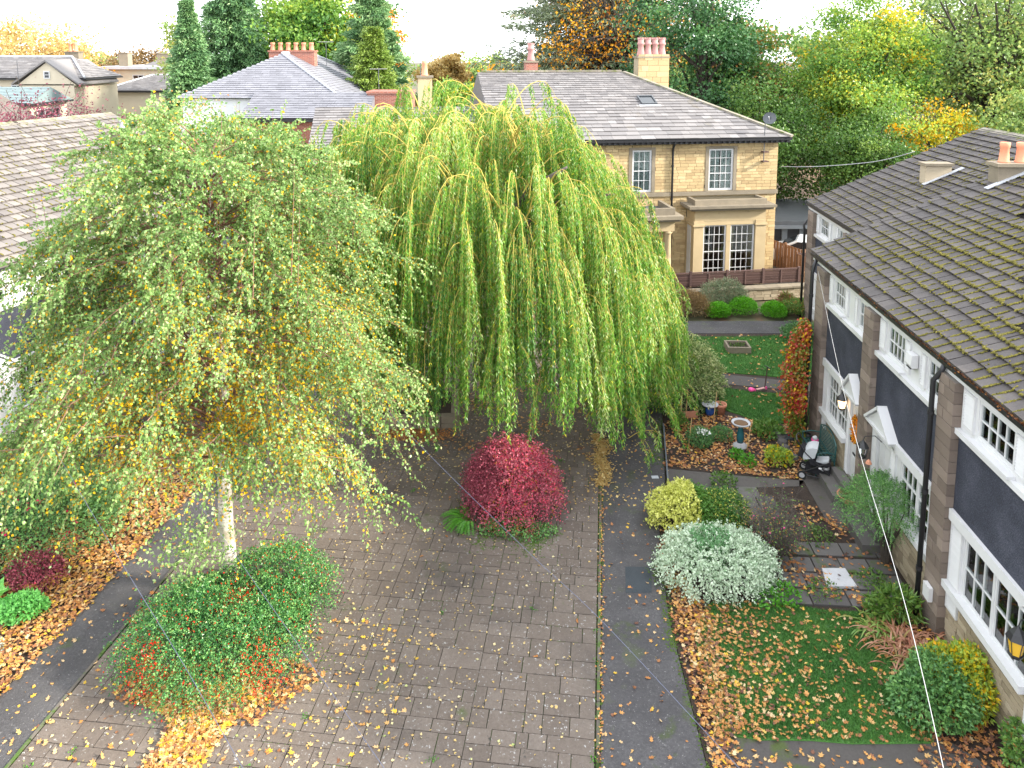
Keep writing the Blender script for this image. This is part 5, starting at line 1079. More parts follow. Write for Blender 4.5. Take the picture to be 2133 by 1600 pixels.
tree('broadleaf_tree', 'tall yellow-green beech with golden tips right of the stone house', (21.6, 49), 16.5, 4.0, 8.8, 6.6, M.l_yellowgreen, 190, 190, .20, .13, .4, tb=.45, acc=0.)
tree('broadleaf_tree', 'mid green tree low beside the telephone cable', (20.2, 43.5), 8, 2.9, 4.9, 2.9, M.l_mid, 80, 170, .17, .12, .2, tb=.55)
tree('oak_tree', 'large olive oak with dark limbs at the upper right', (31.0, 50), 18, 5.6, 10.8, 6.8, M.l_olive, 190, 115, .24, .17, .6, limbs=60, bare=3, tb=.45)
tree('oak_tree', 'second olive oak filling the top right corner', (37, 58), 18, 6.5, 11.0, 7.0, M.l_olive, 150, 140, .27, .19, .6, limbs=50, bare=2, tb=.5)
tree('broadleaf_tree', 'rusty hedge tree behind the ridge of the right row', (24.6, 44), 8, 3.0, 5.6, 2.4, M.l_yellowgreen, 70, 130, .18, .12, .2, tb=.75)
tree('broadleaf_tree', 'green tree low between the oak and the far roof', (30, 42), 9.5, 4.0, 6.2, 3.0, M.l_olive, 80, 150, .2, .14, .25, tb=.4)
for k, (x, y, hh, rr) in enumerate([(-110, 150, 10, 9), (-85, 160, 10.5, 9), (-30, 170, 11, 9), (-8, 160, 10, 8), (26, 130, 13, 10), (48, 110, 15, 10), (66, 120, 15, 11)]):
    tree('distant_tree', ['hazy tree on the skyline far left', 'second hazy skyline tree at far left', 'skyline tree behind the brick house', 'skyline tree seen through the central sky gap', 'tree filling the skyline behind the ivy-clad tree', 'distant tree beyond the upper right oaks', 'farthest tree past the right edge oaks'][k], (x, y), hh, rr, hh*.6, hh*.38, M.l_olive, 60, 90, .8, .5, .4, tb=.4)
# rowan and purple tree behind the left row
tree('rowan_shrub', 'green and rusty bush behind the left row ridge', (-16.5, 41), 8.2, 4.2, 5.4, 2.5, M.l_greenrust, 110, 150, .15, .1, .15, tb=.55, acc=.25)
tree('purple_tree', 'thin purple-leaved tree behind the pale terrace roof', (-24, 39), 9.0, 4.0, 7.2, 1.25, M.l_purple, 70, 60, .13, .08, .12, limbs=40, bare=3, tb=.5)
# ---- shrubs
def shrub(name, label, c, rx, ry, rz, n, ls, lw, mat, cat='shrub', z0=0., stems=14, stemmat=None, tb=.5, ts=.17, droop=.1, group=None, lobes=12, lob=.38, fill=.35, tonef=None, shape='leaf', sprays=0, spl=.3):
    o = empty(name, (c[0], c[1], z0), 0, label=label, cat=cat, group=group); r = rng
    Lb = rdir(lobes); Lb[:, 2] = np.abs(Lb[:, 2]); d = rdir(n); d[:, 2] = np.where(d[:, 2] < -.25, -d[:, 2], d[:, 2])
    k = np.max(d@Lb.T, axis=1); bump = 1-lob+lob*1.5*np.clip((k-.45)/.55, 0, 1)
    rad = np.where(r.random(n) < fill, r.random(n)**.5, 1-.16*r.random(n)**1.5)*bump*(1+r.normal(0, .07, n))
    P = d*rad[:, None]*np.array([rx, ry, rz])+np.array([0, 0, rz*.42]); P[:, 2] = np.abs(P[:, 2])*.96+.02
    out = d*np.array([1/rx, 1/ry, 1/rz]); D = unit(unit(out)*.7+rdir(n)*.75-Z*droop)
    if sprays:
        ns = n//sprays; si = np.repeat(np.arange(ns), sprays); P0 = P[:ns][si]; sdv = unit(unit(out[:ns])*.8+rdir(ns)*.55-Z*droop*.5)[si]; s_ = np.tile(np.linspace(0, 1, sprays), ns)
        P = P0+sdv*(s_*spl)[:, None]-Z*(s_**2*spl*(.3+droop))[:, None]; n = len(P); D = unit(sdv*.5+rdir(n)*.8); k = k[:ns][si]; rad = rad[:ns][si]; bt_ = r.normal(0, ts*.7, ns)[si]; P[:, 2] = np.maximum(P[:, 2], .02)
    else: bt_ = 0
    tn = tb+bt_+r.normal(0, ts, n)+.12*(k-.7)
    if tonef is not None: tn = tonef(P, tn, rad)
    leaves('leaves', P, D, r.uniform(.75, 1.25, n)*ls, r.uniform(.75, 1.25, n)*lw, tn, mat, o, shape=shape)
    if stems:
        mb = MB()
        for j in range(stems):
            a = random.random()*2*PI; e = .75*random.random()**.5; mb.tube([(.08*math.cos(a), .08*math.sin(a), 0), (e*.6*rx*math.cos(a), e*.6*ry*math.sin(a), rz*.6), (e*rx*math.cos(a), e*ry*math.sin(a), rz*1.15)], [.02, .014, .005], 4)
        mb.build('stems', stemmat or M.bark, o)['kind'] = 'stuff'
    return o
def redtone(P, t, rad):
    m = np.sin(P[:, 0]*3.1+1)*np.sin(P[:, 1]*2.3+.5); q = (rng.random(len(P)) < .03+.33*np.clip(m*1.6-.5, 0, 1)*(P[:, 2] < .9)); return np.where(q, rng.uniform(.9, 1, len(P)), np.minimum(t, .84))
shrub('cotoneaster_bush', 'wide green cotoneaster with red berries round the birch trunk', (-5.45, 12.95), 1.22, 1.15, .74, 34000, .040, .028, M.l_cotone, droop=.5, tonef=redtone, sprays=12, spl=.42, lobes=18, lob=.45, tb=.45, ts=.24)
shrub('cotoneaster_bush', 'green cotoneaster behind the birch trunk spilling onto paving', (-4.75, 14.35), .85, .85, .62, 18000, .040, .028, M.l_cotone, droop=.5, tonef=lambda P, t, r_: np.where(rng.random(len(P)) < .04, .95, np.minimum(t, .84)), sprays=12, spl=.40, lobes=14, lob=.45, tb=.5, ts=.24)
shrub('cotoneaster_bush', 'small low cotoneaster left of the birch trunk', (-6.0, 13.7), .6, .7, .5, 9000, .040, .028, M.l_cotone, droop=.5, tonef=lambda P, t, r_: np.where(rng.random(len(P)) < .05, .95, np.minimum(t, .84)), sprays=10, spl=.28, tb=.5)
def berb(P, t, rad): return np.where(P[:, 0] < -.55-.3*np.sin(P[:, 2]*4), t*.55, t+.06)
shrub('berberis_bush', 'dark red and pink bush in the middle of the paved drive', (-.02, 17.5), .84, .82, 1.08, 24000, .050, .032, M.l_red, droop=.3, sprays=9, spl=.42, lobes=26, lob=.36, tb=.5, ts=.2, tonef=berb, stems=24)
fern = empty('fern_clump', (-1.0, 16.95, 0), 0, label='bright green fern at the left foot of the red bush', cat='fern')
P = []; D = []; Tn = []
for i in range(16):
    a = PI*.55+random.random()*PI*1.0; l_ = random.uniform(.4, .65); dv = vec(math.cos(a), math.sin(a), 0)
    for j in range(22):
        s_ = (j+1)/22; p = dv*l_*s_+Z*(.65*s_-.55*s_**2)*l_*1.6; sd_ = vec(-dv[1], dv[0], 0)
        for q in (1, -1): P.append(p+vec(-1.0*0, 0, .05)); D.append(sd_*q+dv*.5-Z*.15); Tn.append(random.uniform(.3, .9))
leaves('fronds', np.array(P), unit(np.array(D)), .10, .03, np.array(Tn), M.l_fern, fern, N=np.tile(Z, (len(P), 1))+rng.normal(0, .1, (len(P), 3)))['kind'] = 'stuff'
shrub('ground_ivy', 'low green ivy under the red bush', (.15, 16.6), .85, .35, .16, 1500, .05, .045, M.l_dark, 'ground cover', stems=0, tb=.75)
def halfdark(P, t, r_): m = np.sin(P[:, 0]*2.2+.6)+.5*np.sin(P[:, 1]*5+P[:, 2]*3); return np.where(m > .55, np.minimum(t, .34), np.maximum(t, .44))
shrub('variegated_shrub', 'yellow and green variegated bush beside the footpath', (4.0, 17.0), .66, .62, .58, 8000, .06, .04, M.l_varyellow, sprays=6, spl=.14, tonef=lambda P, t, r_: np.where((P[:, 0] > .28), np.minimum(t, .34), np.maximum(t, .48)), tb=.75, lobes=14)
shrub('variegated_shrub', 'dark glossy green bush joined to the yellow bush', (4.85, 16.95), .60, .55, .52, 7500, .055, .035, M.l_varyellow, tonef=lambda P, t, r_: np.where(rng.random(len(P)) < .22, .6, np.minimum(t*.5, .34)), tb=.4, lobes=12)
shrub('variegated_shrub', 'large white and green variegated bush at the lawn corner', (4.30, 15.05), 1.02, .80, .62, 19000, .055, .036, M.l_varwhite, sprays=7, spl=.16, tonef=lambda P, t, r_: np.where((np.hypot(P[:, 0]+.15, P[:, 1]-.05) < .42) & (rng.random(len(P)) < .75), np.minimum(t, .34), np.maximum(t, .42)), tb=.78, lobes=22, lob=.34)
shrub('variegated_shrub', 'tall cream and green shrub between willow and side lawn', (5.05, 23.6), 1.35, 1.2, 1.35, 34000, .065, .042, M.l_varbig, tb=.66, lobes=26, lob=.3, stems=24, sprays=8, spl=.22)
shrub('lime_shrub', 'bright lime green shrub under the right edge of the willow', (4.35, 27.4), .9, .8, 1.0, 9000, .06, .035, M.l_box, tb=.75, lobes=10)
shrub('garden_bush', 'dark tangled bush behind the tall cream shrub', (5.3, 25.6), .8, .7, .8, 5000, .06, .04, M.l_dark, tb=.7)
for (x, y, rr, lb) in ((8.6, 31.35, .50, 'leftmost of three clipped bright green balls below the fence'), (9.75, 31.75, .58, 'largest clipped green ball below the fence, middle of three'), (10.95, 31.4, .50, 'rightmost of three clipped bright green balls below the fence')):
    shrub('box_ball', lb, (x, y), rr, rr, rr*.8, 6500, .045, .032, M.l_box, tb=.6, lobes=14, lob=.1, group='clipped green balls along the path')
shrub('brown_shrub', 'dry brown and buff shrub against the retaining wall', (7.2, 31.5), 1.1, .5, .7, 9000, .07, .03, M.l_brown, tb=.5, droop=.2, stemmat=M.twig)
shrub('spiky_shrub', 'grey purple wispy shrub above the clipped balls', (9.1, 32.25), .95, .5, .85, 7000, .11, .016, M.l_cedar, tb=.65, stemmat=M.twig)
shrub('dry_shrub', 'low brown shrub right of the path end', (12.0, 31.5), .7, .5, .45, 4500, .07, .04, M.l_greenrust, tb=.6)
shrub('garden_bush', 'dark purple-green bush at the far lawn corner', (11.1, 28.6), .8, .5, .45, 4200, .06, .04, M.l_dark, tb=.6)
shrub('garden_grass', 'small tuft of ornamental grass by the retaining wall', (11.6, 31.9), .2, .2, .5, 500, .3, .02, M.l_strap, 'grass tuft', stems=0)
# topiary by the near house
tpb = shrub('garden_shrub', 'round-headed evergreen shrub on bare stems beside the near house wall', (8.05, 15.5), .82, .80, .62, 17000, .042, .018, M.l_dark, z0=.95, tb=.72, lobes=20, lob=.28, stems=0, sprays=8, spl=.16)
mb = MB()
for j in range(9):
    a = j*.7; mb.tube([(.05*math.cos(a), .05*math.sin(a), -.95), (.10*math.cos(a), .12*math.sin(a), -.4), (.35*math.cos(a), .35*math.sin(a), .2), (.5*math.cos(a), .5*math.sin(a), .6)], [.035, .028, .018, .008], 6)
mb.build('stems', M.bark, tpb)['kind'] = 'stuff'
# sparse rose
rs = empty('rose_bush', (5.75, 15.75, 0), 0, label='sparse twiggy rose bush with a few red hips on the flagged terrace', cat='shrub'); n = 70
a = rng.uniform(0, 2*PI, n); l_ = rng.uniform(.8, 1.75, n); e = rng.uniform(.1, .65, n); s = np.linspace(0, 1, 6)[None]
RP = np.stack([(np.cos(a)*e*l_)[:, None]*s**1.2+.1*np.cos(a)[:, None], (np.sin(a)*e*l_)[:, None]*s**1.2+.1*np.sin(a)[:, None], l_[:, None]*(s-.18*s**2*e[:, None])], -1)+rng.normal(0, .02, (n, 6, 3))
tubes_np('stems', RP, np.full((n, 6), .007)*(1.2-s), M.greybark, rs, 4)['kind'] = 'stuff'
q = rng.uniform(.35, 1, (n, 26)); Pq, _ = interp(RP, q); Pq = Pq.reshape(-1, 3); D0 = unit(rdir(len(Pq))+Z*.2); tw = Pq[:, None]+D0[:, None]*np.linspace(0, .22, 3)[None, :, None]
tubes_np('twigs', tw, np.full((len(Pq), 3), .0025), M.greybark, rs, 3)['kind'] = 'stuff'
k = rng.random(len(Pq)) < .55; leaves('leaves', tw[k, 2]+rng.normal(0, .03, (k.sum(), 3)), rdir(k.sum()), .045, .03, rng.uniform(.2, 1, k.sum()), M.l_greenrust, rs)
blobs('rose_hips', Pq[::90], .02, M.pink, rs)['kind'] = 'stuff'
# lower right planting
def straps(name, label, c, n, L_, W_, mat, cat='grass tuft', sp=.25, t0=.0, t1=1., up=.8):
    o = empty(name, (c[0], c[1], 0), 0, label=label, cat=cat); a = rng.uniform(0, 2*PI, n); l_ = L_*rng.uniform(.6, 1.1, n); e = rng.uniform(.35, 1.0, n); K = 7; s = np.linspace(0, 1, K)[None]
    base = rng.normal(0, sp, (n, 2)); Pt = np.stack([base[:, :1]+(np.cos(a)*e*l_)[:, None]*s, base[:, 1:]+(np.sin(a)*e*l_)[:, None]*s, np.maximum(l_[:, None]*(up*s*1.25-up*1.15*s**2*(.6+e[:, None]*.6)), .03)], -1)
    side = np.stack([-np.sin(a), np.cos(a), 0*a], 1)[:, None]*(W_/2*(1-s**2)[..., None]+.002); V = np.stack([Pt-side, Pt+side], 2).reshape(n, K*2, 3)
    f = np.array([(2*i, 2*i+1, 2*i+3, 2*i+2) for i in range(K-1)]); Fc = (np.arange(n)[:, None, None]*2*K+f[None]).reshape(-1, 4)
    me = fast_mesh('blades', V.reshape(-1, 3), Fc, 4, np.repeat(rng.uniform(t0, t1, n), K-1)); me.materials.append(mat); link('blades', me, o)['kind'] = 'stuff'; return o
straps('strap_grass', 'large clump of reddish arching strap leaves by the drainpipe foot', (7.35, 13.0), 260, .75, .035, M.l_strap, t0=.45, t1=1, sp=.22)
straps('strap_grass', 'green arching strap leaves nearest the lawn corner', (6.95, 13.55), 90, .6, .04, M.l_strap, t0=.0, t1=.6, sp=.12)
straps('strap_grass', 'pale green and buff strap leaves below the reddish clump', (7.25, 12.45), 90, .65, .035, M.l_strap, t0=.2, t1=.8, sp=.12)
shrub('broad_leaf_plant', 'broad green leaved plant by the white meter box', (7.45, 13.95), .45, .35, .35, 700, .16, .05, M.l_mid, 'plant', stems=0, tb=.7)
shrub('glossy_shrub', 'glossy dark green shrub under the near window', (7.05, 11.75), .62, .6, .55, 5200, .075, .045, M.l_dark, tb=.7, lobes=10)
shrub('yellow_leaved_shrub', 'yellowing leafy shrub against the near house wall', (7.65, 12.0), .55, .55, .6, 3400, .085, .05, M.l_yellowgreen, tb=.68, lobes=10)
shrub('glossy_shrub', 'dark shrub cut by the bottom right corner', (8.1, 10.6), .5, .5, .45, 3000, .07, .045, M.l_greenrust, tb=.5)
# plants in the bed
for (x, y, rr, hh, mt, lb, nn, ll) in [(5.3, 20.55, .36, .35, M.l_dark, 'dark green clump with white flowers in the leafy bed', 1500, .06), (5.95, 20.9, .28, .25, M.l_dark, 'low grey-green plant left of the bird bath', 700, .06), (7.35, 21.25, .38, .22, M.l_mid, 'broad hosta-like plant right of the bird bath', 420, .13), (7.15, 19.7, .34, .25, M.l_yellowgreen, 'yellow-green leafy plant between bird bath and pushchair', 700, .09), (6.1, 19.9, .16, .15, M.l_fern, 'small bright green seedling before the bird bath', 160, .09), (6.3, 19.5, .18, .2, M.l_fern, 'tiny green sprout in the leaf litter', 160, .08), (4.9, 21.6, .24, .3, M.l_mid, 'green climber at the foot of the bamboo canes', 380, .07), (6.0, 22.7, .3, .25, M.l_dark, 'dark low plant beside the blue pot', 600, .07), (8.05, 19.55, .22, .2, M.l_mid, 'small green plant behind the pushchair', 300, .08), (5.35, 18.45, .3, .25, M.l_mid, 'trailing green plant on the path edge', 380, .07), (5.2, 15.3, .35, .25, M.l_mid, 'green groundcover spilling from the white bush', 500, .07), (5.35, 14.35, .4, .2, M.l_fern, 'light green groundcover at the top of the front lawn', 420, .08), (6.9, 16.4, .35, .12, M.l_mid, 'ivy straggling over the upper flagstones', 300, .06), (7.5, 14.9, .3, .12, M.l_mid, 'ivy creeping along the flagstones near the wall', 260, .06), (6.3, 14.6, .35, .1, M.l_mid, 'ivy creeping on the lower flagstones', 200, .06)]:
    o = shrub('bed_plant', lb, (x, y), rr, rr, hh, nn, ll, ll*.6, mt, 'plant', stems=0, tb=.6)
    if 'white flowers' in lb: n_ = 40; leaves('flowers', np.stack([rng.normal(0, .13, n_), rng.normal(-.05, .1, n_), rng.uniform(.42, .52, n_)], 1), rdir(n_)+Z, .06, .06, rng.random(n_), M.flowerwhite, o, shape='maple')
# climber on the pilaster
vc = empty('virginia_creeper', tuple(WA @ Vector((6.9, .25, 0))), RZ, label='red, gold and green creeper climbing the far corner pilaster', cat='climber'); n = 7500
P = np.stack([rng.normal(.05, .22, n), .18+np.abs(rng.normal(0, .16, n)), rng.uniform(0, 1, n)**.9*3.55], 1); wid = np.interp(P[:, 2], [0, 1, 2.6, 3.6], [.8, 1.25, 1.2, .5]); P[:, 0] *= wid; P[:, 1] *= wid
tn = np.clip(.62+.3*np.sin(P[:, 2]*3.2)*np.sin(P[:, 0]*7+1)+rng.normal(0, .18, n)-.25*(P[:, 2] < 1), 0, 1)
leaves('leaves', P, unit(rdir(n)*.6+vec(0, .5, -.8)), rng.uniform(.06, .11, n), .07, tn, M.l_creeper, vc)
MB().tube([(0, .05, 0), (.1, .05, 1.5), (0, .04, 3.4)], [.03, .02, .01], 6).tube([(.05, .05, 0), (-.15, .05, 1.2), (-.2, .04, 2.8)], [.02, .015, .01], 6).build('stem', M.bark, vc)
# left border planting
shrub('rose_bush', 'dark green rose bush with magenta flowers left of the drive', (-10.6, 16.2), 1.5, 1.3, 1.05, 13000, .06, .04, M.l_dark, tb=.72, lobes=14)
n_ = 60; fl_ = empty('flowers', (-10.6, 16.2, 0), 0, label='magenta flowers scattered over the left border roses', cat='flowers', ); dd = rdir(26); dd[:, 2] = np.abs(dd[:, 2]); Pf = np.repeat(dd*vec(1.5, 1.3, 1.0)+vec(0, 0, .5), 8, 0)+rng.normal(0, .03, (208, 3)); leaves('petals', Pf, rdir(208), .06, .06, rng.random(208), M.flower, fl_, shape='maple'); fl_['kind'] = 'stuff'
shrub('dark_red_plant', 'dark red leafy plant among the border leaves', (-9.9, 14.9), .5, .45, .4, 3000, .05, .03, M.l_red, 'plant', tb=.25)
shrub('border_plant', 'green bushy plant by the lane edge in the left border', (-10.0, 17.3), .6, .6, .5, 4000, .055, .04, M.l_mid, 'plant', tb=.6)
shrub('border_plant', 'curly bright green plant low in the leaf-covered border', (-9.65, 14.0), .42, .34, .22, 1800, .07, .05, M.l_kale, 'plant', stems=0, tb=.6)
shrub('border_plant', 'large-leaved bright green plant at the left edge', (-10.6, 14.1), .35, .3, .28, 90, .28, .2, M.l_kale, 'plant', stems=0, tb=.9)
shrub('silver_plant', 'silvery low plant in the bottom left border', (-9.9, 12.9), .5, .4, .14, 2200, .04, .02, M.l_silver, 'plant', stems=0)
shrub('border_bush', 'big dark bush beneath the left side of the birch', (-11.9, 18.0), 1.4, 1.2, 1.1, 9000, .06, .045, M.l_mid, tb=.5)
shrub('border_bush', 'low green bush near the left house front', (-12.6, 15.6), 1.1, 1.2, .7, 6000, .06, .045, M.l_dark, tb=.7)
# ---- lawns: blades of grass
def inpoly(x, y, poly):
    c = np.zeros(len(x), bool); n = len(poly)
    for i in range(n):
        x1, y1 = poly[i]; x2, y2 = poly[(i+1) % n]; m = ((y1 > y) != (y2 > y)) & (x < (x2-x1)*(y-y1)/(y2-y1+1e-12)+x1); c ^= m
    return c
def scatter(poly, n, thin=None):
    a = np.array(poly); lo, hi = a.min(0), a.max(0); x = rng.uniform(lo[0], hi[0], n); y = rng.uniform(lo[1], hi[1], n); k = inpoly(x, y, poly)
    x, y = x[k], y[k]
    if thin is not None: k = rng.random(len(x)) < thin(x, y); x, y = x[k], y[k]
    return x, y
for nm, pl, nn, hl in (('front_grass', LAWN1, 62000, .055), ('side_grass', LAWN2, 20000, .07), ('far_grass', LAWN3, 42000, .075), ('near_grass', LAWN4, 9000, .05)):
    x, y = scatter(pl, nn); P = np.stack([x, y, np.full(len(x), .05)], 1); m = np.sin(x*2.3+1)*np.sin(y*2.9)+.5*np.sin(x*6.1+y*4)
    o = leaves(nm, P, unit(rng.normal(0, .45, (len(x), 3))*vec(1, 1, 0)+Z), hl*rng.uniform(.6, 1.3, len(x)), .013, np.clip(.5+.17*m+rng.normal(0, .16, len(x)), 0, 1), M.l_grass, None, shape='blade'); props(o, kind='stuff', label='blades of grass on the '+nm.split('_')[0]+' lawn')
# ---- fallen leaves
def fallen(name, label, x, y, z, ls, mat=None, shape='maple', tmean=.5, ts=.25, pile=0.):
    n = len(x); P = np.stack([x, y, np.full(n, z)+rng.random(n)*pile+.006], 1); D = unit(rng.normal(size=(n, 3))*vec(1, 1, .22)); N = unit(np.cross(D, rng.normal(0, .35, (n, 3))+Z)); N = unit(Z+rng.normal(0, .3, (n, 3)))
    S = np.broadcast_to(ls, (n,))*rng.uniform(.6, 1.25, n)
    o = leaves(name, P, D, S, S*rng.uniform(.6, .95, n), np.clip(rng.normal(tmean, ts, n), 0, 1), mat or M.l_fallen, None, shape=shape, N=unit(N)); return props(o, label=label, kind='stuff')
drivep = [dr(-9.0, -2.5), dr(-.2, -2.5), dr(-.2, 18), dr(-9.0, 18)]
x, y = scatter(drivep, 13000, lambda x, y: np.clip(.12+.55*np.exp(-((x+3.2)**2/9+(y-13)**2/12))+.18*(y > 16)*(x < 0)+.05, 0, 1)); fallen('fallen_birch_leaves', 'small yellow leaves strewn over the paving', x, y, .035, .055, M.l_birchfallen, 'leaf')
x, y = scatter(drivep, 1100, lambda x, y: np.clip(.08+.25*(y > 17), 0, 1)); fallen('fallen_leaves', 'orange and brown leaves scattered across the drive', x, y, .035, .085)
x, y = scatter([dr(-6, 7), dr(1.3, 7), dr(1.3, 17), dr(-6, 17)], 5200, lambda x, y: .25+.6*np.abs(np.sin(x*2)*np.sin(y*1.3))); fallen('fallen_willow_leaves', 'narrow pale willow leaves on the drive below the willow', x, y, .036, .07, M.l_birchfallen, 'leaf', .3)
x, y = scatter([dr(-5, 9.2), dr(0, 9.2), dr(0, 14), dr(-5, 14)], 2600, lambda x, y: np.clip(np.sin(x*1.7+.5)*np.sin(y*2.1)*1.2, 0, 1)); fallen('leaf_drifts', 'orange leaf drifts under the willow', x, y, .036, .09, tmean=.55)
x, y = scatter([dr(.1, -2), dr(1.5, -2), dr(1.9, 9), dr(.1, 12)], 520); fallen('footpath_leaves', 'scattered leaves on the asphalt footpath', x, y, .026, .075, tmean=.6)
x, y = scatter([dr(-10.1, -2), dr(-9.05, -2), dr(-9.05, 8), dr(-10.1, 8)], 420); fallen('lane_leaves', 'scattered leaves on the left asphalt lane', x, y, .022, .085, tmean=.7)
x, y = scatter([dr(-9.0, -2.2), dr(-3.0, -2.2), dr(-3, 2.4), dr(-9.0, 3)], 650); fallen('maple_leaves', 'larger pale leaves in the bottom left of the paving', x, y, .036, .10, tmean=.8)
wp = [it[0]+it[1][0]*(it[2][0]/2)+it[1][1]*(random.uniform(-.5, .5)*it[2][1]) for it in random.sample(pc_slabs, 60)]; P = np.repeat(np.array([tuple(p) for p in wp])*vec(1, 1, 0)+vec(0, 0, .03), 14, 0)+rng.normal(0, .035, (840, 3))*vec(1, 1, .15)
props(leaves('paving_weeds', P, unit(rdir(840)*vec(1, 1, .3)+Z*.5), .05, .02, rng.random(840), M.l_fern), label='small green weeds growing in the paving joints', kind='stuff')
# piles
def gpile(c, sx, sy, n, rot=0):
    u_, v_ = rng.normal(0, sx, n), rng.normal(0, sy, n); return c[0]+u_*math.cos(rot)-v_*math.sin(rot), c[1]+u_*math.sin(rot)+v_*math.cos(rot)
x, y = scatter([(-5.75, 10.2), (-4.95, 10.2), (-4.55, 11.5), (-4.0, 12.0), (-4.8, 12.3), (-6.4, 11.9), (-5.6, 11.5)], 5600); fallen('leaf_pile', 'heap of fallen leaves in front of the cotoneaster', x, y, .035, .085, tmean=.72, pile=.05)
x, y = scatter([(-6.8, 11.9), (-4.2, 11.4), (-3.3, 12.4), (-3.9, 12.8), (-6.8, 12.6)], 1600); fallen('leaf_fringe', 'leaves caught under the front of the cotoneaster', x, y, .035, .09, tmean=.5, pile=.06)
x, y = scatter([dr(-12.5, -3), dr(-10.15, -3), dr(-10.1, 7.5), dr(-11, 9), dr(-13.5, 8)], 24000, lambda x, y: np.clip(1.15-.16*(-8.9-x), .25, 1)); fallen('border_leaves', 'thick carpet of fallen leaves on the left border', x, y, .02, .085, tmean=.6, ts=.3, pile=.05)
x, y = gpile((-2.85, 21.2), .55, .22, 1500); fallen('leaf_patch', 'orange patch of leaves beside the willow bed', x, y, .035, .07, tmean=.45, ts=.15, pile=.02)
x = rng.normal(2.34, .10, 1500)+.0; y = rng.uniform(18.5, 21.2, 1500); x = x+(y-18.5)*.07+.07*np.sin(y*5); fallen('kerb_leaves', 'buff leaves gathered along the kerb line', x, y, .035, .07, M.l_birchfallen, 'leaf', .2, pile=.03)
x, y = rng.normal(0, .03, 900), rng.uniform(-3, 14, 900); pk = [dr(a, b) for a, b in zip(x+.04, y)]; fallen('joint_leaves', 'tiny leaves lying in the kerb joint', np.array([p[0] for p in pk]), np.array([p[1] for p in pk]), .036, .05, M.l_fallen, 'leaf', .5)
# right gardens
x, y = scatter(LAWN1, 3900, lambda x, y: np.clip(1.0-.36*(x-3.4)+.5*(np.abs(x-7)<.5)*(y<12.8), .20, 1)); fallen('lawn_leaves', 'fallen leaves on the front lawn', x, y, .075, .082, tmean=.55)
x, y = scatter([(3.1, 10.5), (3.55, 10.5), (3.75, 12.0), (3.9, 13.9), (3.5, 15.6), (3.25, 15.0), (3.12, 13.7)], 2100); fallen('edge_leaves', 'leaves banked along the lawn edge by the footpath', x, y, .03, .08, tmean=.5, ts=.32, pile=.06)
x, y = scatter([(4.5, 21.8), (4.05, 19.45), (7.4, 18.8), (8.2, 19.6), (8.7, 21.6), (6.5, 22.3), (5.2, 22.5)], 7600, lambda x, y: .25+.75*np.clip(.5+np.sin(x*3.1+1)*np.sin(y*4.3)+.3*np.sin(x*9), 0, 1)); fallen('bed_leaves', 'orange leaf litter on the soil bed round the bird bath', x, y, .02, .085, tmean=.48, pile=.03)
x, y = scatter([(4.4, 17.9), (7.3, 17.6), (8.3, 16.0), (7.9, 14.3), (5.0, 14.4)], 2600, lambda x, y: .15+.85*np.clip(np.sin(x*2.2+y*1.7)-.1, 0, 1)); fallen('terrace_leaves', 'leaf litter over the stone flags and rose bed', x, y, .05, .085, tmean=.42, pile=.02)
x, y = scatter([(6.9, 14.4), (8.2, 14.4), (8.0, 12.0), (7.6, 10.4), (6.3, 10.6), (6.9, 12.2)], 1700); fallen('wall_bed_leaves', 'brown leaves under the shrubs by the near wall', x, y, .03, .09, tmean=.35, pile=.04)
x, y = scatter([(5.6, 29.0), (12, 29), (11.6, 26), (9.3, 21.8), (6.5, 22.5)], 420); fallen('far_lawn_leaves', 'sparse leaves on the far lawns', x, y, .09, .09, tmean=.55)
x, y = scatter([(3.1, 11.0), (6.6, 10.9), (7.5, 10.2), (3.1, 10.4)], 160); fallen('near_path_leaves', 'sparse leaves on the near garden path', x, y, .04, .09, tmean=.6)
x, y = scatter([(3.4, 14.9), (3.7, 16.4), (3.3, 16.2), (3.2, 15.0)], 500); fallen('bush_edge_leaves', 'leaves between the yellow and white bushes', x, y, .03, .09, tmean=.4, pile=.04)
gx = -4.2+11.4*rng.beta(.8, 1.6, 900); gP = np.stack([gx, np.full(900, EY+.045)+rng.normal(0, .018, 900), np.full(900, EZ-.085)+rng.random(900)*.03], 1)
for nm_, (rt_, a, b) in {'A': (rA, 3.4, 7.6), 'B': (rB, -.3, 3.4), 'C': (rC, -4.3, -.3)}.items():
    k = (gx > a) & (gx < b); props(leaves('gutter_leaves', gP[k], unit(rng.normal(size=(k.sum(), 3))*vec(1, 1, .3)), .05, .035, rng.uniform(.0, .6, k.sum()), M.l_fallen, rt_), kind='stuff')
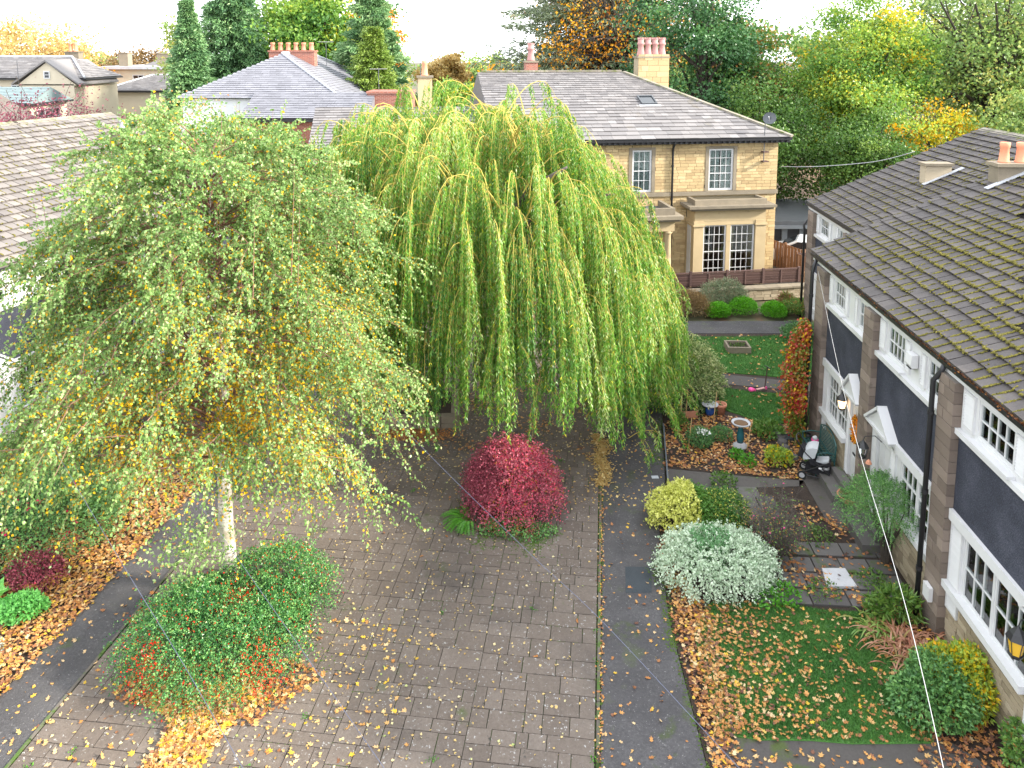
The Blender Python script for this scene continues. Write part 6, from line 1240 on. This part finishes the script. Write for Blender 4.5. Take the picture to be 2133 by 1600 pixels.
# ------------------------------------------------------------------ things in the gardens
def lathe_thing(name, label, cat, loc, parts, rz=0):
    o = empty(name, loc, rz, label=label, cat=cat)
    for nm, prof, mat in parts: MB().lathe(prof, (0, 0, 0), 24).build(nm, mat, o, True)
    return o
lathe_thing('bird_bath', 'blue-green glazed bird bath with a pale-rimmed bowl in the leafy bed', 'bird bath', (6.37, 20.5, .02), [
    ('base', [(.20, 0), (.20, .05), (.13, .10), (.10, .14)], M.pot_grey), ('pedestal', [(.09, .14), (.105, .26), (.095, .42), (.07, .56), (.09, .62)], M.glaze),
    ('bowl', [(.08, .62), (.18, .65), (.255, .70), (.265, .73), (.235, .735), (.20, .70), (.19, .698)], M.pot_grey), ('bowl_filling', [(.195, .700), (.18, .71), (.02, .715)], M.litter)])
lathe_thing('flower_pot', 'terracotta pot standing by the side lawn behind the bed', 'pot', (6.35, 22.5, .02), [('body', [(.13, 0), (.16, .24), (.185, .25), (.185, .33), (.15, .33), (.15, .27)], M.terracotta), ('soil', [(.15, .26), (.02, .28)], M.soil)])
lathe_thing('blue_pot', 'blue glazed pot with a grey dish on top beside the terracotta pot', 'pot', (6.0, 22.4, .02), [('body', [(.10, 0), (.14, .12), (.13, .26), (.10, .28)], M.bluegl), ('dish', [(.10, .28), (.24, .34), (.25, .37), (.20, .35)], M.pot_grey)])
t = empty('terracotta_trough', (5.35, 22.35, .02), .1, label='square terracotta trough under the tall cream shrub', cat='pot'); MB().box(-.25, .25, -.12, .12, 0, .2).build('body', M.terracotta, t); MB().box(-.22, .22, -.09, .09, .2, .205).build('soil', M.soil, t)
lathe_thing('planter_bowl', 'round terracotta bowl with a dead plant beside the front step', 'pot', (8.25, 17.75, .03), [('bowl', [(.12, 0), (.22, .08), (.29, .20), (.305, .22), (.27, .22), (.25, .18)], M.terracotta), ('soil', [(.26, .185), (.02, .2)], M.litter)])
n = 260; leaves('dead_leaves', rng.normal(0, .1, (n, 3))*vec(1, 1, .3)+vec(0, 0, .27), rdir(n), .08, .04, rng.random(n)*.6, M.l_brown, bpy.data.objects['planter_bowl'])
t = empty('stone_trough', (8.3, 27.5, .05), -.05, label='weathered stone trough planter in the middle of the far lawn', cat='planter'); mb = MB()
for b_ in ((-.42, .42, -.36, -.29), (-.42, .42, .29, .36), (-.42, -.35, -.29, .29), (.35, .42, -.29, .29)): mb.box(*b_, 0, .24)
mb.build('walls', M.sanddark, t)['kind'] = 'stuff'; MB().box(-.35, .35, -.29, .29, 0, .16).build('soil', M.soil, t)
leaves('seedlings', np.stack([rng.uniform(-.3, .3, 120), rng.uniform(-.25, .25, 120), np.full(120, .17)], 1), rdir(120)*.5+Z, .07, .03, rng.random(120), M.l_mid, t)
for (x, y, hh, lx, ly, lb) in ((5.02, 21.95, 1.0, .02, 0, 'left cane of the bamboo pair in the bed corner'), (5.14, 21.9, 1.05, .06, .02, 'right cane of the bamboo pair in the bed corner'), (6.0, 21.95, .95, .08, .05, 'bamboo cane standing below the blue pot'), (4.93, 20.5, .85, .08, .05, 'leaning bamboo cane beside the white-flowered clump'), (6.5, 20.3, .7, .1, .05, 'short leaning cane just right of the bird bath')):
    props(MB().tube([(x, y, 0), (x+lx, y+ly, hh)], .011, 6).build('bamboo_cane', M.cane), label=lb, cat='garden cane')
eb = empty('bed_edging', (4.2, 20.1, 0), 0, label='thin grey edging board along the bed by the footpath', cat='edging'); a_, b_ = Vector((4.46, 21.7, .07)), Vector((3.98, 18.6, .07)); d_ = (b_-a_).normalized()
for i in range(3): p_ = a_.lerp(b_, (i+.5)/3)-Vector((4.2, 20.1, 0)); MB().obox(p_, (d_, (d_.y, -d_.x, 0), (0, 0, 1)), (.50, .018, .06)).build('board', M.garage, eb)
# steps
for rt_, x0, x1, lb in ((rA, 3.75, 4.95, 'A'), (rB, 1.85, 3.0, 'B')):
    MB().box(x0, x1, .06, .60, 0, .24).box(x0+.1, x1-.1, .05, .30, .24, .40).build('doorstep', M.flag, rt_)
# bench
bn = empty('garden_bench', tuple(WA @ Vector((5.62, .34, .02))), RZ, label='green metal lattice bench against the wall under the far window', cat='bench')
mb = MB()
for x in (-.60, .60):
    lg = MB().tube([(x, .27, 0), (x, .24, .42)], .022, 6).tube([(x, -.22, 0), (x, -.18, .42)], .022, 6); lg.build('leg', M.greenmetal, bn)
    MB().tube([(x, -.20, .62), (x, .05, .66), (x, .27, .62), (x, .26, .42)], .018, 6).build('armrest', M.greenmetal, bn)
st = MB().tube([(-.62, .26, .43), (.62, .26, .43)], .02, 6).tube([(-.62, -.19, .43), (.62, -.19, .43)], .02, 6)
for i in range(14): x = -.6+i*1.2/13; st.tube([(x, -.19, .435), (x, .26, .435)], .011, 4)
for i in range(5): st.tube([(-.6, -.14+i*.09, .44), (.6, -.14+i*.09, .44)], .009, 4)
st.build('seat', M.greenmetal, bn)
bk = MB(); arch = [(-.6+i*.12, -.21-.09*math.sin(PI*i/10)*.3, .84+.16*math.sin(PI*i/10)) for i in range(11)]
bk.tube([(-.6, -.19, .42)]+arch+[(.6, -.19, .42)], .02, 6)
for i in range(-4, 15):
    for sg in (1, -1):
        p = Vector((-.6+i*.12, -.2, .46)); q = p+Vector((sg*.45, -.01, .45)); pts = [p.lerp(q, k_/6) for k_ in range(7)]; pts = [v for v in pts if -.6 <= v.x <= .6 and v.z < .84+.16*math.sin(PI*(v.x+.6)/1.2)]
        if len(pts) > 1: bk.tube(pts, .009, 4)
bk.build('backrest', M.greenmetal, bn)
pp = empty('pink_pot', tuple(WA @ Vector((5.85, .40, .47))), 0, label='bright pink pot standing on the green bench', cat='pot'); MB().lathe([(.07, 0), (.095, .15), (.08, .15), (.08, .13)], (0, 0, 0), 16).build('body', M.pink, pp, True); MB().lathe([(.06, .13), (.07, .2), (.03, .24)], (0, 0, 0), 12).build('bag', M.greyfabric, pp, True)
# pushchair
pc_ = empty('pushchair', (7.92, 18.92, .03), -.45, label='black pushchair with pale grey hood parked by the bench', cat='pushchair')
for x, y, r_ in ((.42, .2, .085), (.42, -.2, .085), (-.36, .26, .11), (-.36, -.26, .11)):
    wl = MB().tube([(x, y-.02, r_), (x, y+.02, r_)], r_, 16).build('wheel', M.tyre, pc_); MB().tube([(x, y-.024, r_), (x, y+.024, r_)], r_*.62, 12).build('rim', M.pot_grey, wl)
for y in (-.22, .22):
    MB().tube([(-.40, y, .14), (.30, y, .58)], .016, 6).tube([(.42, y*.9, .10), (-.30, y, .70), (-.52, y, 1.0)], .016, 6).tube([(-.36, y*1.1, .12), (.42, y*.9, .10)], .013, 6).build('frame', M.black, pc_)
MB().tube([(-.52, -.22, 1.0), (-.56, 0, 1.02), (-.52, .22, 1.0)], .02, 8).build('handlebar', M.black, pc_)
MB().prism([(-.26, .62), (-.18, .40), (.22, .40), (.30, .46), (-.12, .50), (-.2, .70)], 'y', -.2, .2).build('seat', M.blackfabric, pc_); MB().obox((.1, 0, .50), ((.97, 0, .22), (0, 1, 0), (-.22, 0, .97)), (.16, .15, .025)).build('seat_liner', M.greyfabric, pc_)
MB().box(-.3, .3, -.17, .17, .16, .30).build('basket', M.blackfabric, pc_)
V = []; Fs = []; na, nb = 12, 8
for i in range(na+1):
    a = -.35+i/na*2.15
    for j in range(nb+1):
        b2 = -1+2*j/nb; rr = .30*(1-.10*b2*b2)
        V.append((-.18-rr*math.cos(a)*.95+.1, b2*.22, .58+rr*math.sin(a)+.02))
for i in range(na):
    for j in range(nb): q = i*(nb+1)+j; Fs.append((q, q+1, q+nb+2, q+nb+1))
sidep = [(-.08-.28*math.cos(-.35+i/na*2.15), .60+.27*math.sin(-.35+i/na*2.15)) for i in range(na+1)]+[(-.08, .60)]
MB().add(V, Fs).prism(sidep, 'y', -.215, -.205).prism(sidep, 'y', .205, .215).build('hood', M.greyfabric, pc_)
MB().obox((-.40, 0, .66), ((.9, 0, -.3), (0, 1, 0), (.3, 0, .9)), (.06, .17, .13)).build('bag', M.blackfabric, pc_)
# white watering can on the step
wc_ = empty('watering_can', tuple(WA @ Vector((4.85, .42, .25))), RZ+2.4, label='small white plastic watering can lying on the doorstep', cat='watering can')
MB().lathe([(.08, 0), (.085, .13), (.07, .15)], (0, 0, 0), 14).build('body', M.white, wc_, True); MB().tube([(.07, 0, .04), (.22, 0, .12), (.33, 0, .20)], .016, 8).lathe([(.02, .20), (.045, .22)], (.34, 0, 0), 10).build('spout', M.white, wc_); MB().tube([(-.07, 0, .03), (-.17, 0, .07), (-.16, 0, .14), (-.03, 0, .18), (.05, 0, .15)], .012, 6).build('handle', M.white, wc_)
# pink scooter
sc_ = empty('toy_scooter', (8.12, 24.1, .05), .4, label='child\'s scooter with pink deck on the side lawn', cat='scooter')
MB().box(-.22, .12, -.045, .045, .05, .07).build('deck', M.pinkpot, sc_); MB().tube([(.12, 0, .06), (.20, 0, .75)], .018, 8).build('stem', M.brownwood, sc_); MB().tube([(.20, -.14, .75), (.20, .14, .75)], .014, 8).build('handlebar', M.black, sc_)
for x in (-.30, .16): MB().tube([(x, -.02, .05), (x, .02, .05)], .05, 12).build('wheel', M.pink, sc_)
props(MB().lathe([(.05, 0), (.10, .03), (.09, .10), (.02, .13)], (7.75, 24.0, .05), 12).build('pink_ball', M.pink, None, True), label='small pink toy lying on the side lawn beside the scooter', cat='toy')
# stones by the far corner, black pail, side yard bits
rk = empty('rockery', tuple(WA @ Vector((6.85, .75, 0))), RZ, label='row of mossy stones at the foot of the creeper', cat='rockery')
for i in range(7):
    ico = MB(); rr = random.uniform(.1, .17); ico.lathe([(rr*.8, 0), (rr, rr*.4), (rr*.8, rr*.85), (rr*.3, rr)], (-1.0+i*.27, .25+random.uniform(-.08, .1), 0), 7); ico.build('stone', M.flag, rk)
props(MB().box(-.35, .35, -.2, .2, 0, .12).build('slate_slab', M.asphalt_patch), label='dark slab lying against the far corner pilaster', cat='slab').location = tuple(WA @ Vector((7.0, .65, .0)))
props(MB().lathe([(.12, 0), (.15, .28), (.13, .28), (.12, .24)], tuple(WA @ Vector((6.75, .35, .02))), 14).build('black_pail', M.black), label='black bucket between the bench and the corner pilaster', cat='bucket')
props(MB().box(14.1-.15, 14.1+.15, 36.2, 36.45, 0, .45).build('cream_bin', M.sandsmooth), label='small cream box by the boarded fence in the side yard', cat='box')
g1 = empty('stone_pier', (6.05, 32.6, 0), .17, label='short stone pier at the left end of the retaining wall', cat='pier'); 
for k_ in range(4): MB().box(-.2, .2, -.2, .2, k_*.2, k_*.2+.19).build('stone', M.sanddark, g1)
# cables
def cable(label, pts, mat, r_):
    P_ = [Vector(p) for p in pts]; out = []
    for i in range(len(P_)-1):
        p0, p1, p2, p3 = P_[max(i-1, 0)], P_[i], P_[i+1], P_[min(i+2, len(P_)-1)]
        for k_ in range(8):
            t_ = k_/8; out.append(.5*((2*p1)+(p2-p0)*t_+(2*p0-5*p1+4*p2-p3)*t_*t_+(3*p1-p0-3*p2+p3)*t_**3))
    out.append(P_[-1]); props(MB().tube(out, r_, 5).build('telephone_cable', mat), label=label, cat='cable', group='telephone cables over the gardens')
cable('white telephone cable dropping from the far corner of the right row', [(8.556, 21.2, 4.938), (6.284, 14.309, 4.913), (5.279, 11.085, 4.914), (4.386, 8.019, 4.934), (3.684, 5.903, 4.924), (3.159, 4.5, 4.905)], M.cablewhite, .0036)
cable('blue-grey cable crossing the red bush and footpath', [(-10.773, 27.0, 5.648), (-4.821, 16.915, 5.274), (-1.822, 11.825, 5.082), (0.079, 8.782, 5.059), (0.926, 7.469, 5.075), (1.911, 5.811, 5.018), (2.7, 4.5, 4.981)], M.cableblue, .003)
cable('blue-grey cable crossing the birch trunk', [(-13.93, 22.5, 4.566), (-8.364, 15.323, 4.585), (-5.268, 11.356, 4.607), (-3.414, 9.018, 4.639), (-2.156, 7.433, 4.66), (-1.137, 6.144, 4.676), (-0.237, 5.0, 4.687)], M.cableblue, .003)
cable('leftmost blue-grey cable passing over the cotoneaster', [(-12.224, 17.0, 5.246), (-9.954, 14.498, 5.126), (-7.066, 11.29, 4.959), (-4.719, 8.699, 4.832), (-3.385, 7.241, 4.769), (-2.422, 6.16, 4.707), (-1.38, 5.0, 4.646)], M.cableblue, .003)
cable('pale cable from the stone house corner to the far roof', [(12.778, 36.6, 5.531), (13.211, 33.477, 5.998), (13.774, 29.371, 6.796), (14.066, 27.0, 7.491)], M.pot_grey, .014)
